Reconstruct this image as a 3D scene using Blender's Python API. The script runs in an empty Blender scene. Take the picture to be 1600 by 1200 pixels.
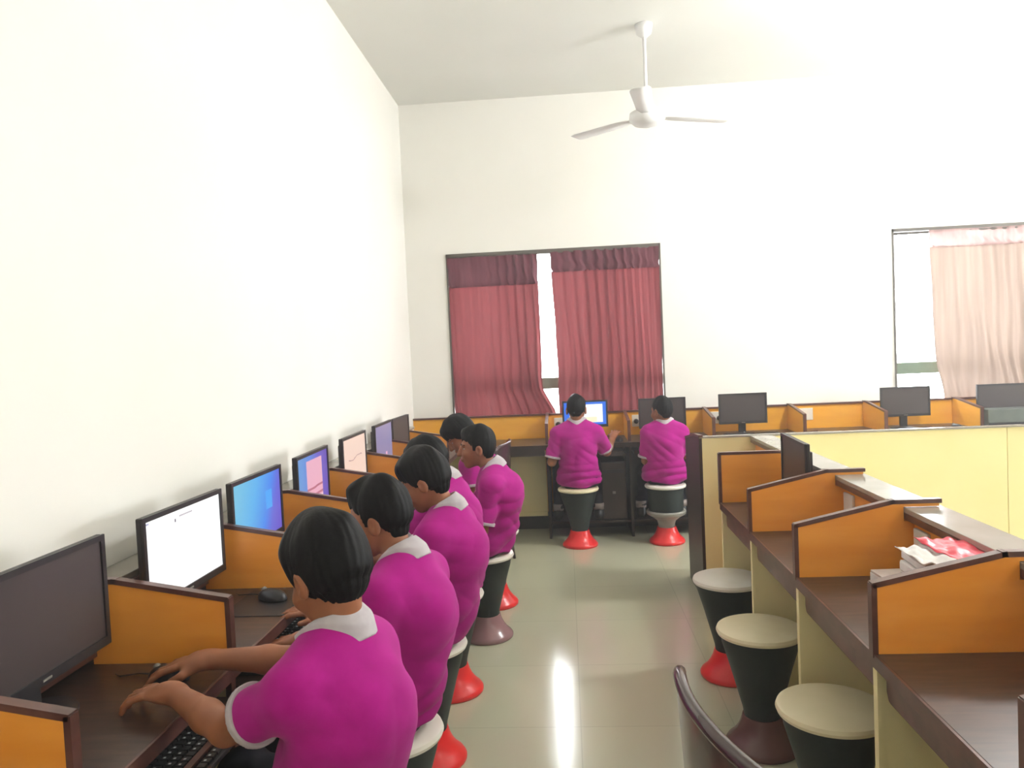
import bpy, bmesh, math, random
import numpy as np
from mathutils import Vector, Matrix
random.seed(4)
C = bpy.context.scene.collection
SC = bpy.context.scene
PI = math.pi

# ------------------------------------------------------------------ camera
FPX = 1200.0
cam = bpy.data.cameras.new('camera'); cam_o = bpy.data.objects.new('camera', cam); C.objects.link(cam_o)
cam.sensor_fit = 'HORIZONTAL'; cam.sensor_width = 36.0; cam.lens = 36.0 * FPX / 1600.0
cam.clip_start = 0.05; cam.clip_end = 200
def cam_matrix(vp=(883, 546), roll=0.045):
    d = np.array([(vp[0]-800)/FPX, -(vp[1]-600)/FPX, -1.0]); d /= np.linalg.norm(d)
    p = np.array([(vp[0]-700)/FPX, -(vp[1]-100*roll-600)/FPX, -1.0])
    up = np.cross(p, d); up /= np.linalg.norm(up)
    if up[1] < 0: up = -up
    x = np.cross(d, up)
    return np.stack([x, d, up], 0)            # camera axes expressed in the room
_R = cam_matrix()
cam_o.matrix_world = Matrix.Translation((0, 0, 1.5)) @ Matrix([list(r) for r in _R]).to_4x4()
SC.camera = cam_o

# ------------------------------------------------------------------ world, view
SC.view_settings.view_transform = 'Standard'; SC.view_settings.look = 'None'
SC.view_settings.gamma = 1; SC.view_settings.use_curve_mapping = False
SC.view_settings.exposure = 0.22
w = bpy.data.worlds.new('daylight'); SC.world = w; w.use_nodes = True
bg = w.node_tree.nodes['Background']; bg.inputs[0].default_value = (0.93, 0.97, 1.0, 1); bg.inputs[1].default_value = 17.0

def area(name, loc, target, sx, sy, power, col=(1, 1, 1)):
    l = bpy.data.lights.new(name, 'AREA'); l.shape = 'RECTANGLE'; l.size = sx; l.size_y = sy; l.energy = power; l.color = col
    o = bpy.data.objects.new(name, l); C.objects.link(o); o.location = loc
    o.rotation_euler = (Vector(target) - Vector(loc)).to_track_quat('-Z', 'Y').to_euler()
    return o
XL, XR, YB, YF, ZC = -1.34, 6.6, -3.0, 6.6, 3.65
# area lights: daylight boost at the side window, then added fill without openings
area('daylight_boost_front', (XR-0.05, 4.3, 1.75), (0, 4.3, 2.2), 3.2, 1.6, 26, (0.97, 1.0, 1.0))
area('fill_right_rear', (XR-0.05, 0.3, 1.75), (0, 0.3, 1.6), 3.2, 1.6, 26, (1.0, 0.95, 0.88))
area('fill_back', (1.6, YB+0.05, 1.9), (1.0, 5, 1.0), 4.5, 1.8, 44, (1.0, 0.95, 0.88))
def point_light(name, loc, power, r, col=(1, 1, 1)):
    l = bpy.data.lights.new(name, 'POINT'); l.energy = power; l.shadow_soft_size = r; l.color = col
    o = bpy.data.objects.new(name, l); C.objects.link(o); o.location = loc; return o
point_light('glare_light_front', (2.6, 4.2, 3.25), 185, 0.16, (1.0, 1.0, 0.99))  # added point light imitating lens glare, unseen above the view
point_light('fill_light_rear', (2.8, 0.4, 3.2), 34, 0.16, (1.0, 0.98, 0.94))  # added fill for panels and seats, no fixture

# ------------------------------------------------------------------ materials
def mat(name, col, rough=0.5, spec=0.5, metal=0.0, emit=None, estr=0.0, coat=0.0, sheen=0.0):
    m = bpy.data.materials.new(name); m.use_nodes = True
    b = m.node_tree.nodes['Principled BSDF']
    b.inputs['Base Color'].default_value = (*col, 1); b.inputs['Roughness'].default_value = rough
    b.inputs['Specular IOR Level'].default_value = spec; b.inputs['Metallic'].default_value = metal
    b.inputs['Coat Weight'].default_value = coat; b.inputs['Sheen Weight'].default_value = sheen
    if emit: b.inputs['Emission Color'].default_value = (*emit, 1); b.inputs['Emission Strength'].default_value = estr
    return m
def lin(r, g, b):
    f = lambda c: (c/255/12.92) if c/255 <= 0.04045 else ((c/255+0.055)/1.055)**2.4
    return (f(r), f(g), f(b))
def noisy(m, c1, c2, scale=(1, 1, 1), nscale=5, detail=4, bump=0.0, bdist=0.002, rough=None, lo=0.35, hi=0.65):
    nt = m.node_tree; b = nt.nodes['Principled BSDF']
    tc = nt.nodes.new('ShaderNodeTexCoord'); mp = nt.nodes.new('ShaderNodeMapping'); mp.inputs['Scale'].default_value = scale
    n = nt.nodes.new('ShaderNodeTexNoise'); n.inputs['Scale'].default_value = nscale; n.inputs['Detail'].default_value = detail
    r = nt.nodes.new('ShaderNodeValToRGB'); r.color_ramp.elements[0].position = lo; r.color_ramp.elements[1].position = hi
    r.color_ramp.elements[0].color = (*c1, 1); r.color_ramp.elements[1].color = (*c2, 1)
    nt.links.new(tc.outputs['Object'], mp.inputs['Vector']); nt.links.new(mp.outputs[0], n.inputs['Vector'])
    nt.links.new(n.outputs['Fac'], r.inputs[0]); nt.links.new(r.outputs[0], b.inputs['Base Color'])
    if bump:
        bp = nt.nodes.new('ShaderNodeBump'); bp.inputs['Strength'].default_value = bump; bp.inputs['Distance'].default_value = bdist
        nt.links.new(n.outputs['Fac'], bp.inputs['Height']); nt.links.new(bp.outputs[0], b.inputs['Normal'])
    return m
M = {}
M['wall'] = noisy(mat('wall paint', (0.8, 0.8, 0.77), 0.85, 0.2), (0.87, 0.85, 0.785), (0.90, 0.88, 0.82), nscale=1.2, bump=0.05)
M['ceil'] = noisy(mat('ceiling paint', (0.7, 0.7, 0.67), 0.9, 0.1), (0.78, 0.775, 0.73), (0.82, 0.815, 0.77), nscale=1.0)
M['orange'] = noisy(mat('orange laminate', (0.7, 0.3, 0.06), 0.38, 0.4), lin(234, 150, 54), lin(243, 164, 68), scale=(1, 1, 6), nscale=3, detail=6)
M['orange2'] = noisy(mat('amber laminate', (0.7, 0.4, 0.06), 0.38, 0.4), lin(236, 168, 50), lin(242, 178, 60), scale=(1, 1, 6), nscale=3)
M['brown'] = noisy(mat('walnut laminate', (0.08, 0.05, 0.035), 0.33, 0.5), lin(60, 45, 38), lin(80, 60, 49), scale=(2, 14, 2), nscale=4, detail=6)
M['edge'] = noisy(mat('dark edging', (0.06, 0.03, 0.025), 0.3, 0.5), lin(80, 50, 44), lin(104, 68, 58), scale=(3, 3, 3), nscale=5)
M['dark'] = noisy(mat('dark laminate', (0.03, 0.025, 0.02), 0.4, 0.4), lin(52, 42, 38), lin(64, 52, 46), nscale=4)
M['cream'] = noisy(mat('cream laminate', (0.8, 0.7, 0.45), 0.45, 0.35), lin(236, 222, 166), lin(242, 229, 176), nscale=2.5)
M['ledge'] = noisy(mat('grey ledge laminate', (0.4, 0.38, 0.35), 0.16, 0.6), lin(150, 144, 134), lin(164, 158, 148), nscale=6)
M['plinth'] = mat('black plinth', lin(45, 45, 38), 0.5)
M['blackp'] = noisy(mat('black plastic', (0.02, 0.02, 0.022), 0.4, 0.5), lin(34, 33, 36), lin(42, 41, 44), nscale=30)
M['key'] = mat('key caps', lin(30, 32, 34), 0.35)
M['keymark'] = mat('key print', lin(200, 205, 205), 0.5)
M['screenoff'] = noisy(mat('dark screen', (0.05, 0.045, 0.045), 0.42, 0.5), lin(62, 54, 54), lin(68, 60, 60), nscale=2)
M['skin'] = noisy(mat('brown skin', (0.3, 0.14, 0.08), 0.5, 0.35), lin(140, 88, 60), lin(158, 102, 72), nscale=9, bump=0.1, bdist=0.001)
M['skin'].node_tree.nodes['Principled BSDF'].inputs['Subsurface Weight'].default_value = 0.08
M['skin'].node_tree.nodes['Principled BSDF'].inputs['Subsurface Radius'].default_value = (0.02, 0.008, 0.004)
M['lip'] = mat('lip', lin(140, 74, 62), 0.45)
M['hair'] = noisy(mat('black hair', (0.01, 0.009, 0.009), 0.55, 0.14), lin(5, 5, 7), lin(15, 14, 16), scale=(1, 1, 0.25), nscale=90, detail=3, bump=0.45, bdist=0.002)
M['shirt'] = noisy(mat('magenta knit', (0.4, 0.01, 0.25), 0.85, 0.12, sheen=0.08), lin(158, 18, 120), lin(169, 26, 130), nscale=14, bump=0.15, bdist=0.001)
M['shirt'].node_tree.nodes['Principled BSDF'].inputs['Sheen Roughness'].default_value = 0.5
M['collar'] = noisy(mat('light grey knit', (0.6, 0.58, 0.6), 0.85, 0.15), lin(176, 168, 172), lin(188, 181, 184), nscale=30)
M['pants'] = noisy(mat('navy trousers', (0.01, 0.012, 0.02), 0.8, 0.2), lin(24, 26, 36), lin(34, 36, 46), nscale=10)
M['shoe'] = mat('black shoe', lin(25, 24, 26), 0.35)
M['sock'] = mat('grey sock', lin(140, 128, 124), 0.9)
M['eyew'] = mat('eye white', lin(170, 160, 152), 0.25)
M['iris'] = mat('dark iris', lin(30, 18, 14), 0.15)
M['seat'] = noisy(mat('cream seat plastic', (0.75, 0.68, 0.5), 0.35, 0.5), lin(226, 214, 176), lin(234, 223, 188), nscale=8)
M['seatw'] = noisy(mat('off-white seat plastic', (0.8, 0.78, 0.7), 0.35, 0.5), lin(232, 228, 215), lin(240, 236, 226), nscale=8)
M['cone'] = noisy(mat('black-green moulded plastic', (0.012, 0.018, 0.016), 0.5, 0.4), lin(24, 33, 31), lin(31, 41, 38), nscale=6)
M['red'] = noisy(mat('red plastic', (0.75, 0.04, 0.035), 0.28, 0.5), lin(226, 42, 44), lin(233, 50, 50), nscale=6)
M['mauve'] = noisy(mat('mauve plastic', (0.3, 0.18, 0.19), 0.2, 0.6), lin(140, 106, 110), lin(150, 114, 118), nscale=6)
M['dmauve'] = noisy(mat('brown mauve plastic', (0.1, 0.05, 0.05), 0.25, 0.5), lin(96, 66, 64), lin(108, 76, 72), nscale=6)
M['greyp'] = noisy(mat('grey plastic', (0.3, 0.3, 0.27), 0.4), lin(140, 136, 128), lin(150, 146, 138), nscale=6)
M['chair'] = noisy(mat('dark brown chair plastic', (0.04, 0.025, 0.02), 0.22, 0.6), lin(58, 44, 42), lin(68, 52, 50), nscale=5)
M['metal'] = mat('steel tube', (0.35, 0.35, 0.35), 0.3, metal=1.0)
M['white'] = noisy(mat('white plastic', (0.8, 0.8, 0.78), 0.4), lin(225, 222, 214), lin(232, 229, 222), nscale=6)
M['paper'] = noisy(mat('white paper', (0.85, 0.84, 0.83), 0.8, 0.1), lin(238, 232, 230), lin(246, 242, 240), nscale=12)
M['pgrey'] = noisy(mat('grey book cover', (0.6, 0.55, 0.5), 0.7, 0.1), lin(196, 180, 172), lin(220, 208, 200), nscale=12)
M['pink'] = noisy(mat('pink folder', (0.8, 0.12, 0.16), 0.35, 0.5), lin(232, 60, 84), lin(240, 74, 96), nscale=8)
M['frame'] = noisy(mat('dark window frame', (0.1, 0.09, 0.08), 0.5), lin(86, 80, 74), lin(98, 92, 84), nscale=6)
M['alu'] = noisy(mat('green grey window bar', (0.2, 0.24, 0.2), 0.5), lin(108, 124, 106), lin(120, 136, 118), nscale=6)
M['fan'] = mat('white enamel', (0.9, 0.9, 0.9), 0.4)
M['blue'] = mat('blue print', lin(40, 90, 190), 0.4)

def floor_mat():
    m = mat('polished stone floor', (0.3, 0.3, 0.25), 0.26, 0.85); nt = m.node_tree; b = nt.nodes['Principled BSDF']
    tc = nt.nodes.new('ShaderNodeTexCoord')
    br = nt.nodes.new('ShaderNodeTexBrick'); br.inputs['Scale'].default_value = 1.0
    br.offset = 0.0; br.inputs['Brick Width'].default_value = 0.6; br.inputs['Row Height'].default_value = 0.6
    br.inputs['Mortar Size'].default_value = 0.0025
    c1, c2 = lin(196, 196, 170), lin(200, 200, 174)
    br.inputs['Color1'].default_value = (*c1, 1); br.inputs['Color2'].default_value = (*c2, 1)
    br.inputs['Mortar'].default_value = (*lin(184, 184, 160), 1)
    n = nt.nodes.new('ShaderNodeTexNoise'); n.inputs['Scale'].default_value = 1.1; n.inputs['Detail'].default_value = 3
    mx = nt.nodes.new('ShaderNodeMixRGB'); mx.blend_type = 'MULTIPLY'; mx.inputs[0].default_value = 0.35
    rp = nt.nodes.new('ShaderNodeValToRGB'); rp.color_ramp.elements[0].position = 0.3; rp.color_ramp.elements[0].color = (0.72, 0.72, 0.70, 1)
    rp.color_ramp.elements[1].position = 0.7
    nt.links.new(tc.outputs['Object'], br.inputs['Vector']); nt.links.new(tc.outputs['Object'], n.inputs['Vector'])
    nt.links.new(n.outputs['Fac'], rp.inputs[0]); nt.links.new(br.outputs['Color'], mx.inputs[1]); nt.links.new(rp.outputs[0], mx.inputs[2])
    nt.links.new(mx.outputs[0], b.inputs['Base Color'])
    mr = nt.nodes.new('ShaderNodeMapRange'); mr.inputs['To Min'].default_value = 0.11; mr.inputs['To Max'].default_value = 0.17
    nt.links.new(n.outputs['Fac'], mr.inputs['Value']); nt.links.new(mr.outputs[0], b.inputs['Roughness'])
    return m
M['floor'] = floor_mat()

def curtain_mat(name, col, trans):
    m = bpy.data.materials.new(name); m.use_nodes = True; nt = m.node_tree
    for n in list(nt.nodes): nt.nodes.remove(n)
    out = nt.nodes.new('ShaderNodeOutputMaterial'); mix = nt.nodes.new('ShaderNodeMixShader'); mix.inputs[0].default_value = trans
    d = nt.nodes.new('ShaderNodeBsdfDiffuse'); t = nt.nodes.new('ShaderNodeBsdfTranslucent')
    tc = nt.nodes.new('ShaderNodeTexCoord'); mp = nt.nodes.new('ShaderNodeMapping'); mp.inputs['Scale'].default_value = (14, 14, 0.6)
    n = nt.nodes.new('ShaderNodeTexNoise'); n.inputs['Scale'].default_value = 2.0
    r = nt.nodes.new('ShaderNodeValToRGB'); r.color_ramp.elements[0].position = 0.3; r.color_ramp.elements[1].position = 0.7
    r.color_ramp.elements[0].color = (*[c*0.82 for c in col], 1); r.color_ramp.elements[1].color = (*col, 1)
    nt.links.new(tc.outputs['Object'], mp.inputs[0]); nt.links.new(mp.outputs[0], n.inputs['Vector']); nt.links.new(n.outputs['Fac'], r.inputs[0])
    nt.links.new(r.outputs[0], d.inputs[0]); nt.links.new(r.outputs[0], t.inputs[0])
    nt.links.new(d.outputs[0], mix.inputs[1]); nt.links.new(t.outputs[0], mix.inputs[2]); nt.links.new(mix.outputs[0], out.inputs[0])
    return m
M['curtain'] = curtain_mat('maroon curtain cloth', lin(122, 64, 66), 0.12)
M['curtain2'] = curtain_mat('glare-washed curtain cloth', lin(160, 140, 128), 0.09)  # backlight and glare wash put into the cloth colour
M['top_band'] = curtain_mat('dark maroon curtain top band', lin(104, 66, 72), 0.05)  # darker tone for the top band of the cloth
def glass_mat():
    m = bpy.data.materials.new('window glass'); m.use_nodes = True; nt = m.node_tree
    for n in list(nt.nodes): nt.nodes.remove(n)
    out = nt.nodes.new('ShaderNodeOutputMaterial'); mix = nt.nodes.new('ShaderNodeMixShader'); mix.inputs[0].default_value = 0.06
    t = nt.nodes.new('ShaderNodeBsdfTransparent'); g = nt.nodes.new('ShaderNodeBsdfGlossy'); g.inputs['Roughness'].default_value = 0.05
    nt.links.new(t.outputs[0], mix.inputs[1]); nt.links.new(g.outputs[0], mix.inputs[2]); nt.links.new(mix.outputs[0], out.inputs[0])
    return m
M['glass'] = glass_mat()

# pictures on the lit screens: object-space shader, x along the screen (0..1), y up (0..1) stored in the UV map
def screen_mat(name, kind):
    m = bpy.data.materials.new(name); m.use_nodes = True; nt = m.node_tree; b = nt.nodes['Principled BSDF']
    b.inputs['Base Color'].default_value = (0.02, 0.02, 0.02, 1); b.inputs['Roughness'].default_value = 0.3
    uv = nt.nodes.new('ShaderNodeTexCoord'); sp = nt.nodes.new('ShaderNodeSeparateXYZ'); nt.links.new(uv.outputs['UV'], sp.inputs[0])
    def ramp(stops, src):
        r = nt.nodes.new('ShaderNodeValToRGB'); e = r.color_ramp.elements
        while len(e) < len(stops): e.new(0.5)
        for q, (p, c) in zip(e, stops): q.position = p; q.color = (*c, 1)
        nt.links.new(src, r.inputs[0]); return r.outputs[0]
    def math_(op, a, b_=None):
        n = nt.nodes.new('ShaderNodeMath'); n.operation = op
        for i, v in enumerate((a, b_)):
            if v is None: continue
            if isinstance(v, (int, float)): n.inputs[i].default_value = v
            else: nt.links.new(v, n.inputs[i])
        return n.outputs[0]
    def box(x0, x1, y0, y1):
        X, Y = sp.outputs[0], sp.outputs[1]
        return math_('MULTIPLY', math_('MULTIPLY', math_('GREATER_THAN', X, x0), math_('LESS_THAN', X, x1)),
                     math_('MULTIPLY', math_('GREATER_THAN', Y, y0), math_('LESS_THAN', Y, y1)))
    def mixc(f, a, c):
        n = nt.nodes.new('ShaderNodeMixRGB')
        for i, v in enumerate((f, a, c)):
            if isinstance(v, tuple): n.inputs[i].default_value = (*v, 1)
            else: nt.links.new(v, n.inputs[i])
        return n.outputs[0]
    X, Y = sp.outputs[0], sp.outputs[1]; st = 1.0
    if kind == 'white':
        col = mixc(box(0.42, 0.60, 0.905, 0.925), (1, 1, 1), lin(190, 185, 190)); col = mixc(box(0.36, 0.375, 0.86, 0.90), col, lin(90, 80, 100))
        col = mixc(box(0.0, 0.05, 0.955, 0.975), col, lin(170, 170, 200)); st = 1.0
    elif kind == 'blue':
        col = ramp([(0.0, lin(110, 185, 215)), (0.35, lin(84, 170, 226)), (0.65, lin(60, 130, 225)), (0.8, lin(92, 100, 205)), (1, lin(98, 84, 190))],
                   math_('ADD', math_('MULTIPLY', X, 0.9), math_('MULTIPLY', math_('SUBTRACT', 0.6, Y), 0.25)))
        col = mixc(box(0.66, 0.80, 0.42, 0.72), col, lin(64, 160, 235))
    elif kind == 'page':
        base = ramp([(0.0, lin(96, 150, 205)), (0.4, lin(90, 130, 210)), (0.7, lin(96, 88, 190)), (1, lin(100, 76, 170))], X)
        w_ = nt.nodes.new('ShaderNodeTexWave'); w_.inputs['Scale'].default_value = 2.2; w_.inputs['Distortion'].default_value = 1.5; w_.bands_direction = 'Y'
        nt.links.new(uv.outputs['UV'], w_.inputs['Vector'])
        page = mixc(math_('MULTIPLY', math_('GREATER_THAN', w_.outputs['Fac'], 0.8), math_('LESS_THAN', Y, 0.45)), lin(222, 168, 188), lin(178, 104, 128))
        page = mixc(math_('LESS_THAN', Y, 0.16), page, lin(235, 205, 215))
        col = mixc(box(0.28, 0.80, 0.0, 0.90), base, page)
    elif kind == 'peach':
        w_ = nt.nodes.new('ShaderNodeTexNoise'); w_.inputs['Scale'].default_value = 3.0; nt.links.new(uv.outputs['UV'], w_.inputs['Vector'])
        line = math_('SUBTRACT', Y, math_('ADD', 0.40, math_('MULTIPLY', w_.outputs['Fac'], 0.25)))
        band = math_('MULTIPLY', math_('LESS_THAN', math_('ABSOLUTE', line), 0.012), box(0.22, 0.82, 0, 1))
        col = mixc(band, lin(232, 205, 190), lin(176, 140, 138))
    elif kind == 'lilac':
        g = math_('MULTIPLY', math_('LESS_THAN', math_('ABSOLUTE', math_('SUBTRACT', X, 0.62)), 0.05), math_('LESS_THAN', Y, 0.26))
        col = mixc(g, ramp([(0, lin(120, 118, 160)), (1, lin(134, 130, 172))], Y), lin(225, 170, 200))
    else:
        col = mixc(box(0.13, 0.92, 0.10, 0.90), lin(30, 110, 225), (1, 1, 1)); col = mixc(box(0.5, 0.78, 0.12, 0.34), col, lin(250, 238, 200))
    nt.links.new(col, b.inputs['Emission Color']); b.inputs['Emission Strength'].default_value = st
    return m

# ------------------------------------------------------------------ mesh helpers
def link(name, me, m, parent=None):
    o = bpy.data.objects.new(name, me); C.objects.link(o)
    if m is not None: me.materials.append(m)
    if parent is not None: o.parent = parent
    return o
def obj(name, bm, m, parent=None, smooth=False, bev=0.0):
    bmesh.ops.remove_doubles(bm, verts=bm.verts, dist=1e-6) if smooth else None
    bmesh.ops.recalc_face_normals(bm, faces=bm.faces)
    me = bpy.data.meshes.new(name); bm.to_mesh(me); bm.free()
    if smooth:
        me.polygons.foreach_set('use_smooth', [True]*len(me.polygons))
    o = link(name, me, m, parent)
    if bev:
        md = o.modifiers.new('bevel', 'BEVEL'); md.width = bev; md.segments = 2; md.limit_method = 'ANGLE'
    if smooth == 'auto':
        me.set_sharp_from_angle(angle=math.radians(40))
    return o
def thing(name, label, cat, loc=(0, 0, 0), rz=0, group=None):
    o = bpy.data.objects.new(name, None); C.objects.link(o); o.empty_display_size = 0.1
    o.location = loc; o.rotation_euler = (0, 0, rz); tag(o, label, cat, group); return o
def tag(o, label, cat, group=None):
    o['label'] = label; o['category'] = cat
    if group: o['group'] = group
    return o
def struct(o): o['kind'] = 'structure'; return o
def bx(bm, x0, x1, y0, y1, z0, z1):
    vs = [bm.verts.new((x, y, z)) for x in (x0, x1) for y in (y0, y1) for z in (z0, z1)]
    for f in ((0, 1, 3, 2), (4, 6, 7, 5), (0, 4, 5, 1), (2, 3, 7, 6), (0, 2, 6, 4), (1, 5, 7, 3)):
        bm.faces.new([vs[i] for i in f])
    return bm
def box(x0, x1, y0, y1, z0, z1): return bx(bmesh.new(), x0, x1, y0, y1, z0, z1)
def prism(pts, axis, a0, a1, bm=None):
    """pts: 2-D outline; extruded along axis ('x': pts=(y,z), 'y': pts=(x,z), 'z': pts=(x,y))"""
    bm = bm or bmesh.new()
    f = {'x': lambda p, a: (a, p[0], p[1]), 'y': lambda p, a: (p[0], a, p[1]), 'z': lambda p, a: (p[0], p[1], a)}[axis]
    A = [bm.verts.new(f(p, a0)) for p in pts]; B = [bm.verts.new(f(p, a1)) for p in pts]
    bm.faces.new(A); bm.faces.new(B[::-1]); n = len(pts)
    for i in range(n): bm.faces.new((A[i], B[i], B[(i+1) % n], A[(i+1) % n]))
    return bm
def lathe(prof, n=48, bm=None, c=(0, 0)):
    bm = bm or bmesh.new(); rings = []
    for r, z in prof:
        rings.append([bm.verts.new((c[0]+max(r, 1e-4)*math.cos(2*PI*i/n), c[1]+max(r, 1e-4)*math.sin(2*PI*i/n), z)) for i in range(n)])
    for a, b in zip(rings, rings[1:]):
        for i in range(n): bm.faces.new((a[i], a[(i+1) % n], b[(i+1) % n], b[i]))
    bm.faces.new(rings[0]); bm.faces.new(rings[-1])
    return bm
def tube(pts, r, n=10, bm=None):
    bm = bm or bmesh.new(); pts = [Vector(p) for p in pts]; rings = []
    up = Vector((0, 0, 1))
    for i, p in enumerate(pts):
        d = (pts[min(i+1, len(pts)-1)] - pts[max(i-1, 0)]).normalized()
        s = d.cross(up); s = s.normalized() if s.length > 1e-3 else Vector((1, 0, 0)); t = s.cross(d)
        rr = r[i] if isinstance(r, (list, tuple)) else r
        rings.append([bm.verts.new(p + rr*(math.cos(2*PI*k/n)*s + math.sin(2*PI*k/n)*t)) for k in range(n)])
    for a, b in zip(rings, rings[1:]):
        for k in range(n): bm.faces.new((a[k], a[(k+1) % n], b[(k+1) % n], b[k]))
    bm.faces.new(rings[0]); bm.faces.new(rings[-1]); return bm
def dup(root, loc=None, rz=None, label=None, group=None):
    r = root.copy(); C.objects.link(r)
    if loc is not None: r.location = loc
    if rz is not None: r.rotation_euler = (0, 0, rz)
    if label: r['label'] = label
    if group: r['group'] = group
    for ch in list(root.children):
        c = ch.copy(); C.objects.link(c); c.parent = r
        for g in list(ch.children):
            d = g.copy(); C.objects.link(d); d.parent = c
    return r

# ------------------------------------------------------------------ room shell
T = 0.22
struct(obj('floor', box(XL-T, XR+T, YB-T, YF+T, -0.1, 0), M['floor']))
struct(obj('ceiling', box(XL-T, XR+T, YB-T, YF+T, ZC, ZC+0.15), M['ceil']))
struct(obj('wall_left', box(XL-T, XL, YB-T, YF+T, 0, ZC), M['wall']))
def wall_with_holes(name, axis, a0, a1, b0, b1, holes):
    """axis 'y': wall in the x-z plane; holes (u0,u1,z0,z1)"""
    bm = bmesh.new(); us = sorted({a0, a1, *[h[0] for h in holes], *[h[1] for h in holes]}); zs = sorted({0, ZC, *[h[2] for h in holes], *[h[3] for h in holes]})
    for u0, u1 in zip(us, us[1:]):
        for z0, z1 in zip(zs, zs[1:]):
            um, zm = (u0+u1)/2, (z0+z1)/2
            if any(h[0] < um < h[1] and h[2] < zm < h[3] for h in holes): continue
            if axis == 'y': bx(bm, u0, u1, b0, b1, z0, z1)
            else: bx(bm, b0, b1, u0, u1, z0, z1)
    bmesh.ops.remove_doubles(bm, verts=bm.verts, dist=1e-5)
    seen = {}
    for f in list(bm.faces):
        k = tuple(sorted(v.index for v in f.verts)) if False else tuple(sorted((round(v.co.x, 4), round(v.co.y, 4), round(v.co.z, 4)) for v in f.verts))
        seen.setdefault(k, []).append(f)
    dead = [f for fs in seen.values() if len(fs) > 1 for f in fs]
    bmesh.ops.delete(bm, geom=dead, context='FACES_ONLY')
    return struct(obj(name, bm, M['wall']))
W1 = (-0.99, 0.835, 0.90, 2.36); W2 = (2.73, 4.85, 0.90, 2.37)
wall_with_holes('wall_far', 'y', XL, XR+T, YF, YF+T, [W1, W2])
wall_with_holes('wall_right', 'x', YB-T, YF, XR, XR+T, [(2.7, 5.9, 0.95, 2.55)])
wall_with_holes('wall_back', 'y', XL, XR, YB-T, YB, [])
def window(n, W, wood):
    x0, x1, z0, z1 = W; y = YF+0.10
    t = bpy.data.objects.new('window_%d' % n, None); C.objects.link(t); struct(t)
    bm = bmesh.new(); fw = 0.035
    bx(bm, x0, x1, YF-0.012, y+0.03, z1-fw*0.7, z1); bx(bm, x0, x1, y-0.03, y+0.03, z0, z0+fw)
    bx(bm, x0, x0+0.014, YF-0.012, y+0.03, z0, z1); bx(bm, x1-0.014, x1, YF-0.012, y+0.03, z0, z1)
    obj('window_frame', bm, wood, t)
    obj('window_bar', box(x0+0.015, x1-0.015, y-0.02, y+0.02, 1.165, 1.26), M['alu'], t)
    bm = bmesh.new()
    for k in (1, 2):
        xm = x0+(x1-x0)*(0.333*k+0.06); bx(bm, xm-0.012, xm+0.012, y-0.018, y+0.018, z0+fw, z1-fw)
    obj('window_mullion', bm, M['alu'], t)
    obj('window_pane', box(x0+0.015, x1-0.015, y+0.004, y+0.008, z0+fw, z1-fw*0.7), M['glass'], t)
window(1, W1, M['frame']); window(2, W2, M['frame'])
def window_side(n, axis, u0, u1, z0, z1, at):
    t = bpy.data.objects.new('window_%d' % n, None); C.objects.link(t); struct(t); bm = bmesh.new()
    def b_(a, b, c, d):
        if axis == 'x': bx(bm, at-0.02, at+0.02, a, b, c, d)
        else: bx(bm, a, b, at-0.02, at+0.02, c, d)
    b_(u0, u1, z0, z0+.04); b_(u0, u1, z1-.04, z1)
    for k in range(5):
        u = u0+(u1-u0-.03)*k/4; b_(u, u+.03, z0+.04, z1-.04)
    obj('window_frame', bm, M['frame'], t)
window_side(3, 'x', 2.7, 5.9, .95, 2.55, XR+.13)  # unseen window added to bring daylight onto far wall and ceiling

# rod for the added glare light, which hangs unseen above the view
def added_rod(label, x, y, z):
    t = thing('added_lamp', label, 'lamp', (x, y, ZC))
    obj('canopy', lathe([(0.0, -0.0), (0.05, -0.0), (0.045, -0.03), (0.0, -0.03)], 24), M['white'], t, True)
    obj('rod', tube([(0, 0, -0.03), (0, 0, z-ZC+0.17)], 0.006), M['metal'], t, True)
    return t
added_rod('white rod of the added glare light near the front of the ceiling', 2.6, 4.2, 3.25)

# ------------------------------------------------------------------ curtains
def curtain_mesh(edge_l, edge_r, z0, z1, y0, seed, nfold, amp=0.022, nz=40, bunch=None):
    rnd = random.Random(seed); nu = nfold*14; bm = bmesh.new(); grid = []
    ph = [rnd.uniform(0, 6.28) for _ in range(6)]
    for j in range(nz+1):
        z = z0+(z1-z0)*j/nz; v = j/nz; row = []
        xl, xr = edge_l(z), edge_r(z)
        for i in range(nu+1):
            u = i/nu; uu = u + 0.012*math.sin(9*v+ph[0]+u*20)*(1-v)
            if bunch: uu = bunch(uu)
            a = amp*(0.55+0.45*math.sin(u*5+ph[1]))*(1.0-0.35*v)
            yy = a*math.sin(2*PI*nfold*u+ph[2]+0.9*math.sin(3*v+ph[3])) + 0.35*a*math.sin(2*PI*nfold*1.9*u+ph[4]+2*v) + 0.006*math.sin(17*u+5*v+ph[5])
            row.append(bm.verts.new((xl+(xr-xl)*min(max(uu, 0), 1), y0+yy, z)))
        grid.append(row)
    for a, b in zip(grid, grid[1:]):
        for i in range(nu): bm.faces.new((a[i], a[i+1], b[i+1], b[i]))
    return bm
def interp(z, pts):
    for (za, xa), (zb, xb) in zip(pts, pts[1:]):
        if za <= z <= zb: return xa+(xb-xa)*(z-za)/(zb-za)
    return pts[0][1] if z < pts[0][0] else pts[-1][1]
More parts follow.
